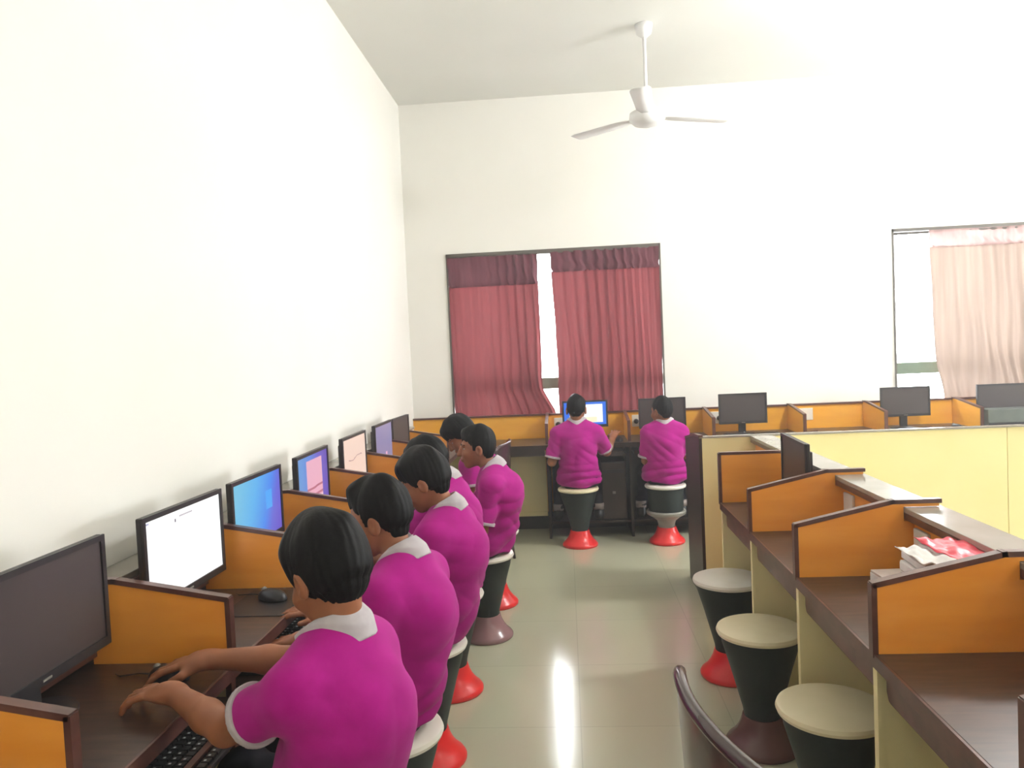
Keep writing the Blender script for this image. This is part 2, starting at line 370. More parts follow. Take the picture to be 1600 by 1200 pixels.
def curtain(label, m, el, er, z0, z1, hz, y, seed, nf, bunch=None, top_band=None):
    t = thing('curtain', label, 'curtain', ((el(1.5)+er(1.5))/2, y, z0)); off = t.location.copy()
    bm = curtain_mesh(el, er, z0, hz+0.01, y, seed, nf, bunch=bunch); bmesh.ops.translate(bm, verts=bm.verts, vec=-off)
    o = obj('cloth', bm, m, t, True)
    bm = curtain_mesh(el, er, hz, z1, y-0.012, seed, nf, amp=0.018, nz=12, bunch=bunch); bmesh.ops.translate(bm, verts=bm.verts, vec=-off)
    h = obj('top_band', bm, top_band or M['top_band'], t, True)
    return t
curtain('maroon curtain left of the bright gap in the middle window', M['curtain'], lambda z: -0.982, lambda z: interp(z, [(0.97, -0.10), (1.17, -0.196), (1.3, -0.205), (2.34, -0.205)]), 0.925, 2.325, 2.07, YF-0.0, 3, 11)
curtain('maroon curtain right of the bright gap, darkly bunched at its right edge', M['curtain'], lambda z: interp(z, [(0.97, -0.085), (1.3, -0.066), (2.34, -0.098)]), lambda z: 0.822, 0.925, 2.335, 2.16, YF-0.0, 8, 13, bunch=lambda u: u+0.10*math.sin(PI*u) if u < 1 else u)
curtain('glare-washed brownish curtain over the window at the right edge', M['curtain2'], lambda z: interp(z, [(0.97, 3.10), (1.3, 3.06), (2.34, 3.02)]), lambda z: 4.82, 0.925, 2.345, 2.2, YF-0.0, 21, 20, top_band=curtain_mat('glare-washed curtain top band', lin(168, 140, 136), 0.22))
for nm, (x0, x1), lab in (('curtain_rod', (-0.98, 0.83), 'dark curtain rod above the two maroon curtains'), ('curtain_rod', (2.74, 4.84), 'curtain rod above the glare-washed brown curtain')):
    tag(obj(nm, tube([(x0, YF-0.0, 2.330), (x1, YF-0.0, 2.335)], 0.010), M['frame'], None, True), lab, 'curtain rod')

# ------------------------------------------------------------------ ceiling fan (mostly lost in glare)
fx, fy = 0.615, 5.3
fan = thing('ceiling_fan', 'white ceiling fan hanging high in front of the far wall', 'ceiling fan', (fx, fy, ZC))
obj('canopy', lathe([(0.0, 0), (0.06, 0), (0.05, -0.06), (0.015, -0.09), (0, -0.09)], 32), M['fan'], fan, True)
obj('rod', tube([(0, 0, -0.08), (0, 0, -0.55)], 0.012, 12), M['fan'], fan, True)
obj('motor', lathe([(0.0, -0.53), (0.05, -0.535), (0.07, -0.56), (0.115, -0.585), (0.12, -0.63), (0.09, -0.66), (0.04, -0.675), (0, -0.675)], 40), M['fan'], fan, True)
for k in range(3):
    a = 2*PI*k/3+0.35; bm = bmesh.new()
    pr = [(0.115, 0.025), (0.2, 0.055), (0.58, 0.065), (0.62, 0.05)]
    up = [bm.verts.new((math.cos(a)*r-math.sin(a)*h, math.sin(a)*r+math.cos(a)*h, -0.615+0.06*h)) for r, h in pr]
    dn = [bm.verts.new((math.cos(a)*r+math.sin(a)*h, math.sin(a)*r-math.cos(a)*h, -0.615-0.06*h)) for r, h in pr]
    for i in range(3): bm.faces.new((up[i], up[i+1], dn[i+1], dn[i]))
    o = obj('blade', bm, M['fan'], fan, True); md = o.modifiers.new('solid', 'SOLIDIFY'); md.thickness = 0.004

# ------------------------------------------------------------------ workstation rows
def partition(parent, pts, axis, a, m_face, th=0.018, cap=0.012, closed_edge=None):
    """pts: outline; orange board with a dark edging strip along the exposed edges"""
    o = obj('partition', prism(pts, axis, a-th/2, a+th/2), m_face, parent)
    e = closed_edge if closed_edge is not None else list(range(len(pts)-1))
    bm = bmesh.new(); cx = sum(p[0] for p in pts)/len(pts); cz = sum(p[1] for p in pts)/len(pts)
    for i in e:
        p, q = pts[i], pts[(i+1) % len(pts)]
        d = Vector((q[0]-p[0], q[1]-p[1])); L = d.length; d /= L; n = Vector((-d[1], d[0]))
        if n.dot(Vector(((p[0]+q[0])/2-cx, (p[1]+q[1])/2-cz))) < 0: n = -n
        P = Vector(p)-d*cap*0.6; Q = Vector(q)+d*cap*0.6
        prism([P-n*0.001, Q-n*0.001, Q+n*cap, P+n*cap], axis, a-th/2-0.003, a+th/2+0.003, bm)
    obj('edge_trim', bm, M['edge'], o)
    return o
DZ = 0.75
def socket(parent, x, y, z, axis, plugs=0, face=1):
    if axis == 'x':
        o = obj('socket_plate', box(x-0.006*max(face, 0)-0.0, x+0.006, y-0.045, y+0.045, z-0.04, z+0.04), M['white'], parent, bev=0.003)
    else:
        o = obj('socket_plate', box(x-0.06, x+0.06, y-0.008, y, z-0.05, z+0.05), M['white'], parent, bev=0.003)
        for k in range(plugs):
            obj('plug', tube([(x-0.025+0.055*k, y-0.008, z-0.005), (x-0.025+0.055*k, y-0.045, z-0.005)], [0.022, 0.017], 12), M['blackp'], o, True)
    return o

# left row, facing the left wall: fronts at X=-0.86
LX, LY0, LY1 = -0.86, 1.24, 6.55
LP = [1.24, 1.862, 2.478, 3.10, 3.70, 4.31, 4.92, 5.50]
lt = thing('workstation_row', 'long computer desk row with orange dividers along the left wall', 'desk', (-1.1, 3.6, 0))
def shift(o, root): 
    for c in root.children: c.location = -Vector(root.location)
obj('desktop', box(XL+0.002, LX, 0.2, 6.0, DZ-0.025, DZ), M['brown'], lt, bev=0.003)
obj('desk_edge', box(LX, LX+0.006, 0.2, 6.0, DZ-0.032, DZ+0.001), M['edge'], lt)
obj('back_panel', box(XL+0.002, XL+0.02, 0.2, 6.0, 0.02, 0.915), M['edge'], lt)
obj('ledge', box(XL+0.002, -1.235, 0.2, 6.1, 0.915, 0.935), M['ledge'], lt, bev=0.003)
obj('ledge_face', box(-1.245, -1.225, 0.2, 5.6, 0.77, 0.915), M['edge'], lt)
for y in [0.62]+LP[:]:
    partition(lt, [(LX-0.02, DZ), (LX-0.02, 0.905), (-1.17, 0.957), (-1.235, 0.957), (-1.235, DZ)], 'y', y, M['orange'], closed_edge=[0, 1, 2])
    o = obj('support_panel', box(-1.30, LX-0.03, y-0.01, y+0.01, 0.0, DZ-0.025), M['cream'], lt)
    obj('edge_trim', box(LX-0.03, LX-0.015, y-0.013, y+0.013, 0.0, DZ-0.025), M['edge'], o)
for a, b in zip([0.62]+LP[:-1], LP):
    out = 0.08 if 1.8 < a < 1.9 or abs(a-1.24) < .01 else 0.0
    o = obj('keyboard_tray', box(-1.15+out, LX-0.02+out, a+0.03, b-0.03, 0.655, 0.67), M['brown'], lt)
    obj('tray_lip', box(LX-0.02+out, LX-0.005+out, a+0.03, b-0.03, 0.65, 0.695), M['edge'], o)
obj('modesty_panel', box(-1.30, -1.285, 0.62, 6.0, 0.06, DZ-0.03), M['cream'], lt)
shift(None, lt)

# right row, its fronts at X=0.70, back panel near X=1.06
RX = 0.70
RP = [1.235, 1.843, 2.455, 3.063]
rt = thing('workstation_row', 'computer desk row with orange sloped dividers on the right', 'desk', (0.9, 2.4, 0))
obj('desktop', box(RX, 1.06, 0.3, 3.64, DZ-0.025, DZ), M['brown'], rt, bev=0.003)
obj('desk_edge', box(RX-0.006, RX, 0.3, 3.64, DZ-0.032, DZ+0.001), M['edge'], rt)
obj('back_panel', box(1.06, 1.075, 0.3, 4.45, 0.02, 0.93), M['orange'], rt)
obj('rear_panel', box(1.10, 1.115, 0.3, 4.45, 0.0, 0.93), M['cream'], rt)
obj('ledge', box(1.03, 1.15, 0.3, 4.45, 0.945, 0.962), M['ledge'], rt, bev=0.002)
obj('ledge_face', box(1.03, 1.05, 0.3, 4.44, 0.925, 0.945), M['edge'], rt)
for y in [0.62]+RP:
    partition(rt, [(RX+0.004, DZ), (RX+0.004, 0.910), (0.995, 0.975), (1.135, 0.975), (1.135, 0.964), (1.028, 0.964), (1.028, 0.92), (1.06, 0.92), (1.06, DZ)], 'y', y, M['orange'], closed_edge=[0, 1, 2])
for y in [0.62]+RP+[3.632]:
    o = obj('support_panel', box(RX+0.012, 1.05, y-0.01, y+0.01, 0.0, DZ-0.025), M['cream'], rt)
    obj('edge_trim', box(RX+0.0, RX+0.012, y-0.012, y+0.012, 0.0, DZ-0.025), M['cream'], o)
partition(rt, [(RX+0.004, DZ), (RX+0.004, 0.975), (1.025, 0.975), (1.025, DZ)], 'y', 3.64, M['orange'], closed_edge=[0, 1])
for a, b in zip([0.62]+RP, RP+[3.632]):
    bm = bmesh.new(); y0, y1 = a+0.025, b-0.02; r = 0.02
    pts = [(y0, 0.70), (y0, 0.665)]+[(y0+r-r*math.cos(t), 0.665-r*math.sin(t)) for t in (0.5, 1.0, 1.57)]+[(y1-r+r*math.sin(t), 0.665-r*math.cos(t)) for t in (0, 0.5, 1.57)]+[(y1, 0.70)]
    prism(pts, 'x', RX+0.018, RX+0.035, bm)
    o = obj('keyboard_tray', box(RX+0.035, 1.0, y0, y1, 0.645, 0.66), M['dark'], rt)
    obj('tray_lip', bm, M['edge'], o)
obj('modesty_panel', box(1.03, 1.045, 0.62, 3.63, 0.06, DZ-0.03), M['cream'], rt)
for y in (2.985, 2.385, 1.77):
    socket(rt, 1.054, y, 0.862, 'x')
shift(None, rt)

# bench behind: its cream back faces the camera
bt = thing('workstation_row', 'bench with tall cream back panel behind the right desk row', 'desk', (2.6, 4.7, 0))
obj('back_panel', box(0.76, 2.44, 4.455, 4.475, 0.0, 0.955), M['cream'], bt)
obj('back_panel', box(2.445, 5.2, 4.458, 4.478, 0.0, 0.955), M['cream'], bt)
obj('top_trim', box(0.745, 5.2, 4.45, 4.485, 0.955, 0.966), M['ledge'], bt)
partition(bt, [(4.455, 0.0), (4.455, 0.962), (4.62, 0.955), (4.96, 0.90), (4.96, 0.0)], 'x', 0.752, M['dark'], closed_edge=[1, 2])
obj('desktop', box(0.765, 5.2, 4.48, 4.94, DZ-0.025, DZ), M['brown'], bt)
obj('support_panel', box(5.18, 5.2, 4.48, 4.94, 0, DZ-0.025), M['dark'], bt)
for k in range(6):
    partition(bt, [(4.48, DZ), (4.48, 0.945), (4.62, 0.945), (4.90, 0.90), (4.90, DZ)], 'x', 1.45+0.65*k, M['orange'], closed_edge=[2, 3])
shift(None, bt)

# far row under the windows
ft = thing('workstation_row', 'long computer desk row with amber back boards under the windows', 'desk', (1.5, 6.3, 0))
FY = 6.04
obj('desktop', box(-0.86+0.01, 5.4, FY, 6.56, DZ-0.025, DZ), M['brown'], ft, bev=0.003)
obj('desktop', box(XL+0.002, -0.855, 6.002, 6.56, DZ-0.026, DZ-0.001), M['brown'], ft)
obj('desk_edge', box(-0.85, 5.4, FY-0.006, FY, DZ-0.035, DZ+0.001), M['dark'], ft)
obj('back_panel', box(XL+0.002, 5.4, 6.56, 6.58, 0.02, 0.945), M['orange2'], ft)
obj('top_trim', box(XL+0.002, 5.4, 6.545, 6.575, 0.945, 0.96), M['edge'], ft, bev=0.002)
for x in [-0.175, 0.478, 1.14, 1.84, 2.455, 3.17, 3.83, 4.5]:
    partition(ft, [(6.555, DZ), (6.555, 0.955), (6.50, 0.955), (6.12, 0.905), (6.12, DZ)], 'x', x, M['orange2'], closed_edge=[1, 2, 3])
    o = obj('support_panel', box(x-0.01, x+0.01, FY+0.02, 6.55, 0.0, DZ-0.035), M['dark'], ft)
    obj('tray_lip', box(x+0.03, x+0.60, FY+0.01, FY+0.025, 0.645, 0.685), M['dark'], o)
for a, b in ((-0.175, 0.478), (0.478, 1.14), (1.14, 1.84), (1.84, 2.455)):
    obj('keyboard_tray', box(a+0.03, b-0.03, FY+0.03, 6.4, 0.65, 0.662), M['brown'], ft)
    obj('foot_shelf', box(a+0.015, b-0.015, 6.06, 6.40, 0.115, 0.135), M['dark'], ft)
obj('modesty_panel', box(XL+0.01, -0.20, 6.40, 6.42, 0.115, DZ-0.09), M['cream'], ft)
obj('modesty_panel', box(-0.15, 5.4, 6.44, 6.455, 0.115, DZ-0.05), M['dark'], ft)
obj('modesty_rail', box(XL+0.01, -0.20, 6.385, 6.42, 0.115, 0.15), M['cream'], ft)
obj('apron', box(-0.85, -0.195, FY+0.01, FY+0.03, 0.665, DZ-0.035), M['dark'], ft)
obj('plinth', box(XL+0.01, 5.4, 6.42, 6.55, 0.0, 0.115), M['plinth'], ft)
for x, p in ((-0.06, 2), (0.60, 2), (1.24, 2), (-1.0, 0), (1.98, 0), (2.66, 0)):
    socket(ft, x, 6.56, 0.87, 'y', p)
shift(None, ft)

# ------------------------------------------------------------------ monitors
SCR = {k: screen_mat('screen '+k, k) for k in ('white', 'blue', 'page', 'peach', 'lilac', 'browser')}
def monitor(label, loc, rz, scr, wd=0.43, ht=0.255, zc=1.0, group=None, tilt=0.0, cat='monitor', stand=True, bez=None):
    """faces local -Y; loc is the foot point on the desk"""
    t = thing('computer_monitor', label, cat, loc, rz, group)
    z0 = zc-loc[2]-ht/2; z1 = z0+ht; b = 0.014
    body = bmesh.new(); bx(body, -wd/2, wd/2, 0.0, 0.016, z0, z1); bx(body, -wd*0.36, wd*0.36, 0.016, 0.040, z0+0.03, z1-0.04)
    obj('housing', body, M['blackp'], t, bev=0.004)
    bz = bmesh.new()
    bx(bz, -wd/2, wd/2, -0.006, 0, z1-b, z1); bx(bz, -wd/2, wd/2, -0.006, 0, z0, z0+b*1.5)
    bx(bz, -wd/2, -wd/2+b, -0.006, 0, z0+b*1.5, z1-b); bx(bz, wd/2-b, wd/2, -0.006, 0, z0+b*1.5, z1-b)
    fr = obj('bezel', bz, bez or M['blackp'], t)
    obj('logo', box(-0.014, 0.014, -0.0075, -0.006, z0+0.008, z0+0.013), M['greyp'], fr)
    sb = bmesh.new(); x0, x1, za, zb = -wd/2+b, wd/2-b, z0+b*1.5, z1-b
    vs = [sb.verts.new(p) for p in ((x0, -0.0015, za), (x1, -0.0015, za), (x1, -0.0015, zb), (x0, -0.0015, zb))]
    f = sb.faces.new(vs); uvl = sb.loops.layers.uv.new('UVMap')
    for lp, uvc in zip(f.loops, ((0, 0), (1, 0), (1, 1), (0, 1))): lp[uvl].uv = uvc
    me = bpy.data.meshes.new('screen'); sb.to_mesh(me); sb.free(); link('screen', me, SCR[scr] if scr else M['screenoff'], t)
    if stand:
        bm = bmesh.new(); bx(bm, -0.028, 0.028, 0.03, 0.055, 0.008, z0+0.08); obj('stand_neck', bm, M['blackp'], t, bev=0.003)
        bm = lathe([(0, 0), (0.105, 0), (0.10, 0.008), (0.03, 0.014), (0, 0.014)], 40); bmesh.ops.translate(bm, verts=bm.verts, vec=(0, 0.035, 0))
        for v in bm.verts: v.co.y = 0.035+(v.co.y-0.035)*0.8
        obj('stand_base', bm, M['blackp'], t, True)
    return t
LR = -PI/2+PI   # faces +X : local -Y -> +X
mg = 'monitors along the left wall'
rzl = PI/2
monitor('switched-off dark monitor nearest the camera at the left edge', (-1.15, 1.555, DZ), rzl, None, wd=0.47, ht=0.27, zc=0.965, group=mg)
monitor('monitor with a plain white page on its screen', (-1.15, 2.195, DZ), rzl-0.02, 'white', wd=0.455, ht=0.268, zc=0.963, group=mg)
monitor('monitor with a light blue glowing desktop on its screen', (-1.15, 2.735, DZ), rzl, 'blue', wd=0.455, ht=0.268, zc=0.963, group=mg)
monitor('monitor showing a pink page on a violet background', (-1.15, 3.355, DZ), rzl+0.02, 'page', wd=0.455, ht=0.268, zc=0.963, group=mg)
monitor('monitor with a pale peach screen and a thin curved line', (-1.15, 4.035, DZ), rzl, 'peach', wd=0.455, ht=0.268, zc=0.963, group=mg)
monitor('monitor with a dim lilac grey screen, beside the farthest dark one', (-1.15, 4.70, DZ), rzl, 'lilac', wd=0.455, ht=0.268, zc=0.963, group=mg)
monitor('switched-off dark monitor farthest along the left wall', (-1.15, 5.20, DZ), rzl-0.05, None, wd=0.42, ht=0.26, zc=0.96, group=mg)
fg = 'monitors on the row under the windows'
monitor('lit monitor with a white page framed in blue, before the first far boy', (0.14, 6.28, DZ), 0.05, 'browser', wd=0.37, ht=0.22, zc=0.967, group=fg)
monitor('large black monitor in front of the second far boy', (0.765, 6.3, DZ), 0.0, None, wd=0.38, ht=0.245, zc=0.95, group=fg, bez=M['blackp'])
monitor('switched-off monitor standing alone right of the second far boy', (1.41, 6.3, DZ), 0.03, None, wd=0.385, ht=0.245, zc=0.96, group=fg)
monitor('switched-off monitor below the bright uncurtained window strip', (2.68, 6.3, DZ), 0.02, None, wd=0.385, ht=0.235, zc=0.965, group=fg)
monitor('dark monitor behind the flat grey box at the right edge', (3.47, 6.32, DZ), -0.02, None, wd=0.46, ht=0.22, zc=0.965, group=fg)
monitor('dark monitor seen from the side at the end of the right row', (0.945, 3.31, DZ), -PI/2-0.05, None, wd=0.42, ht=0.235, zc=0.965)
# flat grey box (casing) on the far row
t = thing('computer_case', 'flat dark grey box lying in front of a monitor at right edge', 'computer case', (3.42, 6.14, DZ))
obj('casing', box(-0.24, 0.26, -0.09, 0.06, 0.0, 0.15), noisy(mat('slate plastic', (0.1, 0.1, 0.1), 0.35), lin(86, 92, 88), lin(96, 102, 96), nscale=9), t, bev=0.006)
obj('front_strip', box(-0.235, 0.255, -0.095, -0.0902, 0.01, 0.05), M['blackp'], t)
obj('power_light', lathe([(0, -.003), (0.008, -.003), (0.008, 0.003), (0, 0.003)], 16), M['white'], t, True).matrix_local = Matrix.Translation((0.03, -0.094, 0.06)) @ Matrix.Rotation(PI/2, 4, 'X')

# computer towers under the far row
def tower(label, x, y, rz=0.0, w_=0.18, h_=0.42, z=0.0):
    t = thing('computer_tower', label, 'computer tower', (x, y, z), rz, 'computer towers under the far desk')
    obj('casing', box(-w_/2, w_/2, -0.17, 0.17, 0.0, h_), M['blackp'], t, bev=0.006)
    obj('front_panel', box(-w_/2+0.008, w_/2-0.008, -0.178, -0.17, 0.01, h_-0.01), M['dark'], t, bev=0.003)
    obj('drive_slot', box(-w_/2+0.02, w_/2-0.02, -0.181, -0.178, h_-0.09, h_-0.06), M['blackp'], t)
    obj('power_button', box(-0.012, 0.012, -0.181, -0.178, h_*0.45, h_*0.45+0.02), M['greyp'], t)
    return t
tower('black computer tower on the floor between the two far boys', 0.34, 6.25, 0, 0.2, 0.46, 0.136)
tower('black computer tower in the desk bay right of the second far boy', 1.03, 6.25, 0, 0.17, 0.44, 0.136)

# ------------------------------------------------------------------ keyboards, mice, mats
def keyboard(label, loc, rz, group=None):
    t = thing('keyboard', label, 'keyboard', loc, rz, group)
    obj('tray', prism([(-0.075, 0), (0.075, 0), (0.075, 0.022), (-0.075, 0.012)], 'x', -0.215, 0.215), M['blackp'], t, bev=0.003)
    bm = bmesh.new(); mk = bmesh.new()
    for r in range(6):
        for c in range(20):
            x = -0.203+c*0.0205; y = 0.058-r*0.0215; zz = 0.0205-r*0.0015
            bx(bm, x, x+0.017, y-0.017, y, zz-0.004, zz+0.006)
            if (r*7+c*3) % 4: bx(mk, x+0.004, x+0.009, y-0.009, y-0.004, zz+0.006, zz+0.0064)
    k = obj('keys', bm, M['key'], t); obj('key_print', mk, M['keymark'], k)
    return t
kb = keyboard('black keyboard on the pulled-out tray by the second boy', (-0.865, 2.17, 0.67), PI/2)
dup(kb, (-0.83, 1.53, 0.67), PI/2, 'black keyboard on the tray below the nearest boy\'s arms')
dup(kb, (-0.98, 2.82, 0.67), PI/2, 'black keyboard on the tray by the third boy')
dup(kb, (0.14, 6.12, DZ), 0, 'black keyboard in front of the first far boy')
dup(kb, (0.80, 6.13, DZ), 0, 'black keyboard in front of the second far boy')
dup(kb, (1.45, 6.15, DZ), 0.03, 'black keyboard below the lone switched-off far monitor')
def mouse(label, loc, rz):
    t = thing('computer_mouse', label, 'mouse', loc, rz)
    bm = bmesh.new(); bmesh.ops.create_uvsphere(bm, u_segments=24, v_segments=14, radius=1)
    for v in bm.verts:
        v.co = Vector((v.co.x*0.03*(1-0.15*v.co.y), v.co.y*0.054, max(v.co.z, -0.15)*0.031+0.0047))
    obj('shell', bm, M['blackp'], t, True)
    bm = lathe([(0, -0.004), (0.009, -0.004), (0.009, 0.004), (0, 0.004)], 16); o = obj('wheel', bm, M['greyp'], t, True)
    o.matrix_local = Matrix.Translation((0, 0.03, 0.028)) @ Matrix.Rotation(PI/2, 4, 'Y')
    obj('cable', tube([(0, 0.05, 0.01), (0.01, 0.09, 0.005), (-0.01, 0.13, 0.004), (0.0, 0.15, 0.004)], 0.002, 6), M['blackp'], t, True)
    return t
mouse('black mouse under the nearest boy\'s right hand', (-0.985, 1.755, DZ), 1.4)
ms = mouse('black mouse on the pad in front of the white screen', (-0.955, 2.335, DZ+0.004), 1.2)
t = thing('mouse_pad', 'black mouse pad under the mouse in front of the white screen', 'mouse pad', (-0.965, 2.31, DZ))
obj('cloth', box(-0.095, 0.10, -0.125, 0.125, 0, 0.003), M['blackp'], t, bev=0.001)
mouse('black mouse on the far desk right of the first far boy', (0.40, 6.16, DZ), 0.1)
mouse('dark mouse on the desk by the uncurtained window strip', (3.02, 6.2, DZ), 0.3)

# ------------------------------------------------------------------ stools
def stool(label, x, y, seat='seat', base='red', lower=False, rz=0.0, st=0.45):
    t = thing('wobble_stool', label, 'stool', (x, y, 0), rz, 'stools at the computer desks')
    obj('seat', lathe([(0, st-0.028), (0.140, st-0.028), (0.152, st-0.024), (0.156, st-0.014), (0.152, st-0.004), (0.142, st), (0, st+0.001)], 56), M[seat], t, 'auto')
    if not lower:
        obj('cone', lathe([(0, st-0.028), (0.140, st-0.029), (0.136, st-0.06), (0.112, 0.31), (0.085, 0.21), (0.068, 0.145), (0.064, 0.115), (0, 0.115)], 48), M['cone'], t, 'auto')
    else:
        obj('cone', lathe([(0, st-0.028), (0.135, st-0.029), (0.132, 0.34), (0.128, 0.245), (0, 0.245)], 48), M['cone'], t, 'auto')
        obj('collar_ring', lathe([(0, 0.245), (0.145, 0.25), (0.15, 0.24), (0.145, 0.222), (0.10, 0.195), (0.07, 0.17), (0.062, 0.14), (0.064, 0.115), (0, 0.115)], 48), M['greyp'], t, 'auto')
    bm = lathe([(0, 0.0), (0.128, 0.0), (0.134, 0.006), (0.135, 0.016), (0.128, 0.027), (0.108, 0.045), (0.090, 0.07), (0.078, 0.095), (0.070, 0.122), (0, 0.122)], 56)
    obj('base', bm, M[base], t, 'auto')
    return t
stool('stool under the nearest boy, mostly below the picture', -0.53, 1.48, 'seatw', 'red')
stool('white-topped stool under the second boy from the camera', -0.545, 2.11, 'seatw', 'red')
stool('red-based stool under the third boy from the camera', -0.56, 2.76, 'seatw', 'red')
stool('red-based stool under the boy hidden behind the third boy', -0.56, 3.34, 'seatw', 'red')
stool('stool with a shiny mauve base under the boy in profile', -0.47, 3.99, 'seatw', 'mauve')
stool('red-based stool farthest along the left row', -0.475, 4.51, 'seatw', 'red')
stool('cream-topped stool on a red base under the first far boy', 0.055, 5.83, 'seat', 'red')
stool('white-topped stool with a grey ring under the second far boy', 0.715, 5.86, 'seatw', 'red', True)
stool('empty cream stool on red base, farthest on the right row', 0.685, 3.46, 'seatw', 'red')
stool('empty cream stool on brown base, middle of the right row', 0.67, 2.84, 'seat', 'dmauve')
stool('empty cream stool nearest the camera on the right row', 0.72, 2.215, 'seat', 'dmauve')

# ------------------------------------------------------------------ chairs
def chair(label, loc, rz):
    """faces local +X, back panel on the -X side"""
    t = thing('moulded_chair', label, 'chair', loc, rz)
    bm = bmesh.new(); out = [(-0.205, 0.47), (-0.215, 0.62), (-0.225, 0.735), (-0.232, 0.765), (-0.262, 0.795), (-0.272, 0.825), (-0.262, 0.85), (-0.235, 0.862), (-0.12, 0.868), (0, 0.870)]
    out = out+[(-a, b) for a, b in out[-2::-1]]
    n = len(out); half = n//2
    # rows across the back, curved around the sitter
    rows = []
    for i in range(half+1):
        a, z = out[i]; row = []
        for k in range(17):
            y = a + (-2*a)*k/16
            xx = -0.10*(1-(y/0.27)**2)*0.55 - 0.06*(z-0.45)
            row.append((xx, y, z))
        rows.append(row)
    V = [[bm.verts.new(p) for p in r] for r in rows[:-1]]
    for r0, r1 in zip(V, V[1:]):
        for k in range(16): bm.faces.new((r0[k], r0[k+1], r1[k+1], r1[k]))
    o = obj('backrest', bm, M['chair'], t, True); md = o.modifiers.new('solid', 'SOLIDIFY'); md.thickness = 0.016; md.offset = 0
    md = o.modifiers.new('bevel', 'BEVEL'); md.width = 0.006; md.segments = 3
    pts = [(-0.06-0.055*(1-(y/0.27)**2)+0.036, y, 0.868-abs(y)*0.02-0.35*max(abs(y)-0.2, 0)) for y in [(-0.262+0.524*k/20) for k in range(21)]]
    obj('top_rail', tube(pts, 0.013, 10), M['chair'], t, True)
    bm = bmesh.new(); bx(bm, -0.03, 0.38, -0.21, 0.21, 0.43, 0.452); obj('seat', bm, M['chair'], t, bev=0.012)
    for sx in (0.0, 0.35):
        for sy in (-0.18, 0.18):
            obj('leg', tube([(sx, sy, 0.43), (sx+(0.03 if sx else -0.05), sy*1.1, 0.0)], 0.012, 12), M['chair'], t, True)
    return t
ch = chair('dark brown glossy chair back at the bottom edge, right of centre', (0.282, 1.29, 0), 0.2)
ch2 = dup(ch, (-0.50, 5.32, 0), PI-0.1, 'dark brown chair behind the farthest boys of the left row'); ch2['category'] = 'chair'

# ------------------------------------------------------------------ papers and folder on the right desk
rnd = random.Random(5)
def booklet(name, label, x, y, z, rz, sx, sy, th, m, group=None):
    bm = bmesh.new(); nx, ny = 12, 8; top = []
    r_ = random.Random(int(z*9999))
    ph = [r_.uniform(0, 6) for _ in range(3)]
    t = thing(name, label, 'book' if 'book' in name else 'folder', (x, y, z), rz, group)
    obj('cover', box(-sx/2, sx/2, -sy/2, sy/2, 0, th), m, t, bev=0.002)
    obj('pages', box(-sx/2-0.002, sx/2-0.004, -sy/2+0.003, sy/2-0.003, th*0.15, th*0.85), M['paper'], t)
    return t
z = DZ; names = ['undermost booklet of the paper pile on the right desk', 'second booklet up in the paper pile on the right desk', 'third booklet up in the paper pile on the right desk',
     'fourth booklet up in the paper pile on the right desk', 'booklet just below the two uppermost ones of the paper pile', 'fifth booklet up in the paper pile on the right desk', 'topmost booklet of the paper pile on the right desk']
for k, nm in enumerate(names):
    th = 0.022+0.004*(k % 2)
    booklet('booklet', nm, 0.962+0.005*math.sin(k*2.1), 1.985+0.005*math.cos(k*3), z, 0.05*math.sin(k*5), 0.18, 0.23, th, M['pgrey'] if k % 2 == 0 else M['paper'], 'booklets piled on the right desk')
    z += th+0.001
def sheet(name, label, cat, x, y, z, rz, sx, sy, m, amp, seed, thick=0.002):
    r_ = random.Random(seed); bm = bmesh.new(); n = 18; g = []
    ph = [r_.uniform(0, 6) for _ in range(6)]
    for i in range(n+1):
        row = []
        for j in range(n+1):
            u, v = i/n-0.5, j/n-0.5
            h = amp*(0.5+0.5*math.sin(9*u+4*v+ph[0]))*(0.5+0.5*math.sin(11*v-5*u+ph[1])) + 0.3*amp*math.sin(23*u+ph[2])*math.sin(19*v+ph[3]) + amp*2.2*max(0, -u-0.2)*max(0, v+0.1)*2
            row.append(bm.verts.new((u*sx, v*sy, h+0.3*amp+thick)))
        g.append(row)
    for a, b in zip(g, g[1:]):
        for j in range(n): bm.faces.new((a[j], a[j+1], b[j+1], b[j]))
    o = obj(name, bm, m, None, True); o.location = (x, y, z); o.rotation_euler = (0, 0, rz)
    md = o.modifiers.new('solid', 'SOLIDIFY'); md.thickness = thick
    return tag(o, label, cat)
sheet('crumpled_sheet', 'crumpled white sheet lying on the paper pile', 'paper', 0.915, 1.975, z, 0.12, 0.12, 0.20, M['paper'], 0.016, 3)
t = thing('folder', 'glossy pink-red folder on the pile beside the crumpled sheet', 'folder', (0.985, 2.03, z+0.012), 0.1)
o = sheet('cover', '', '', 0, 0, 0, 0, 0.12, 0.20, M['pink'], 0.010, 9)
for k_ in ('label', 'category'): del o[k_]
o.parent = t
o2 = obj('pages', box(-0.05, 0.05, -0.09, 0.09, -0.009, 0.002), M['paper'], t)
booklet('booklet', 'thin booklet lying low behind the paper pile', 0.96, 2.25, DZ, 0.05, 0.14, 0.20, 0.05, M['pgrey'], 'booklets piled on the right desk')

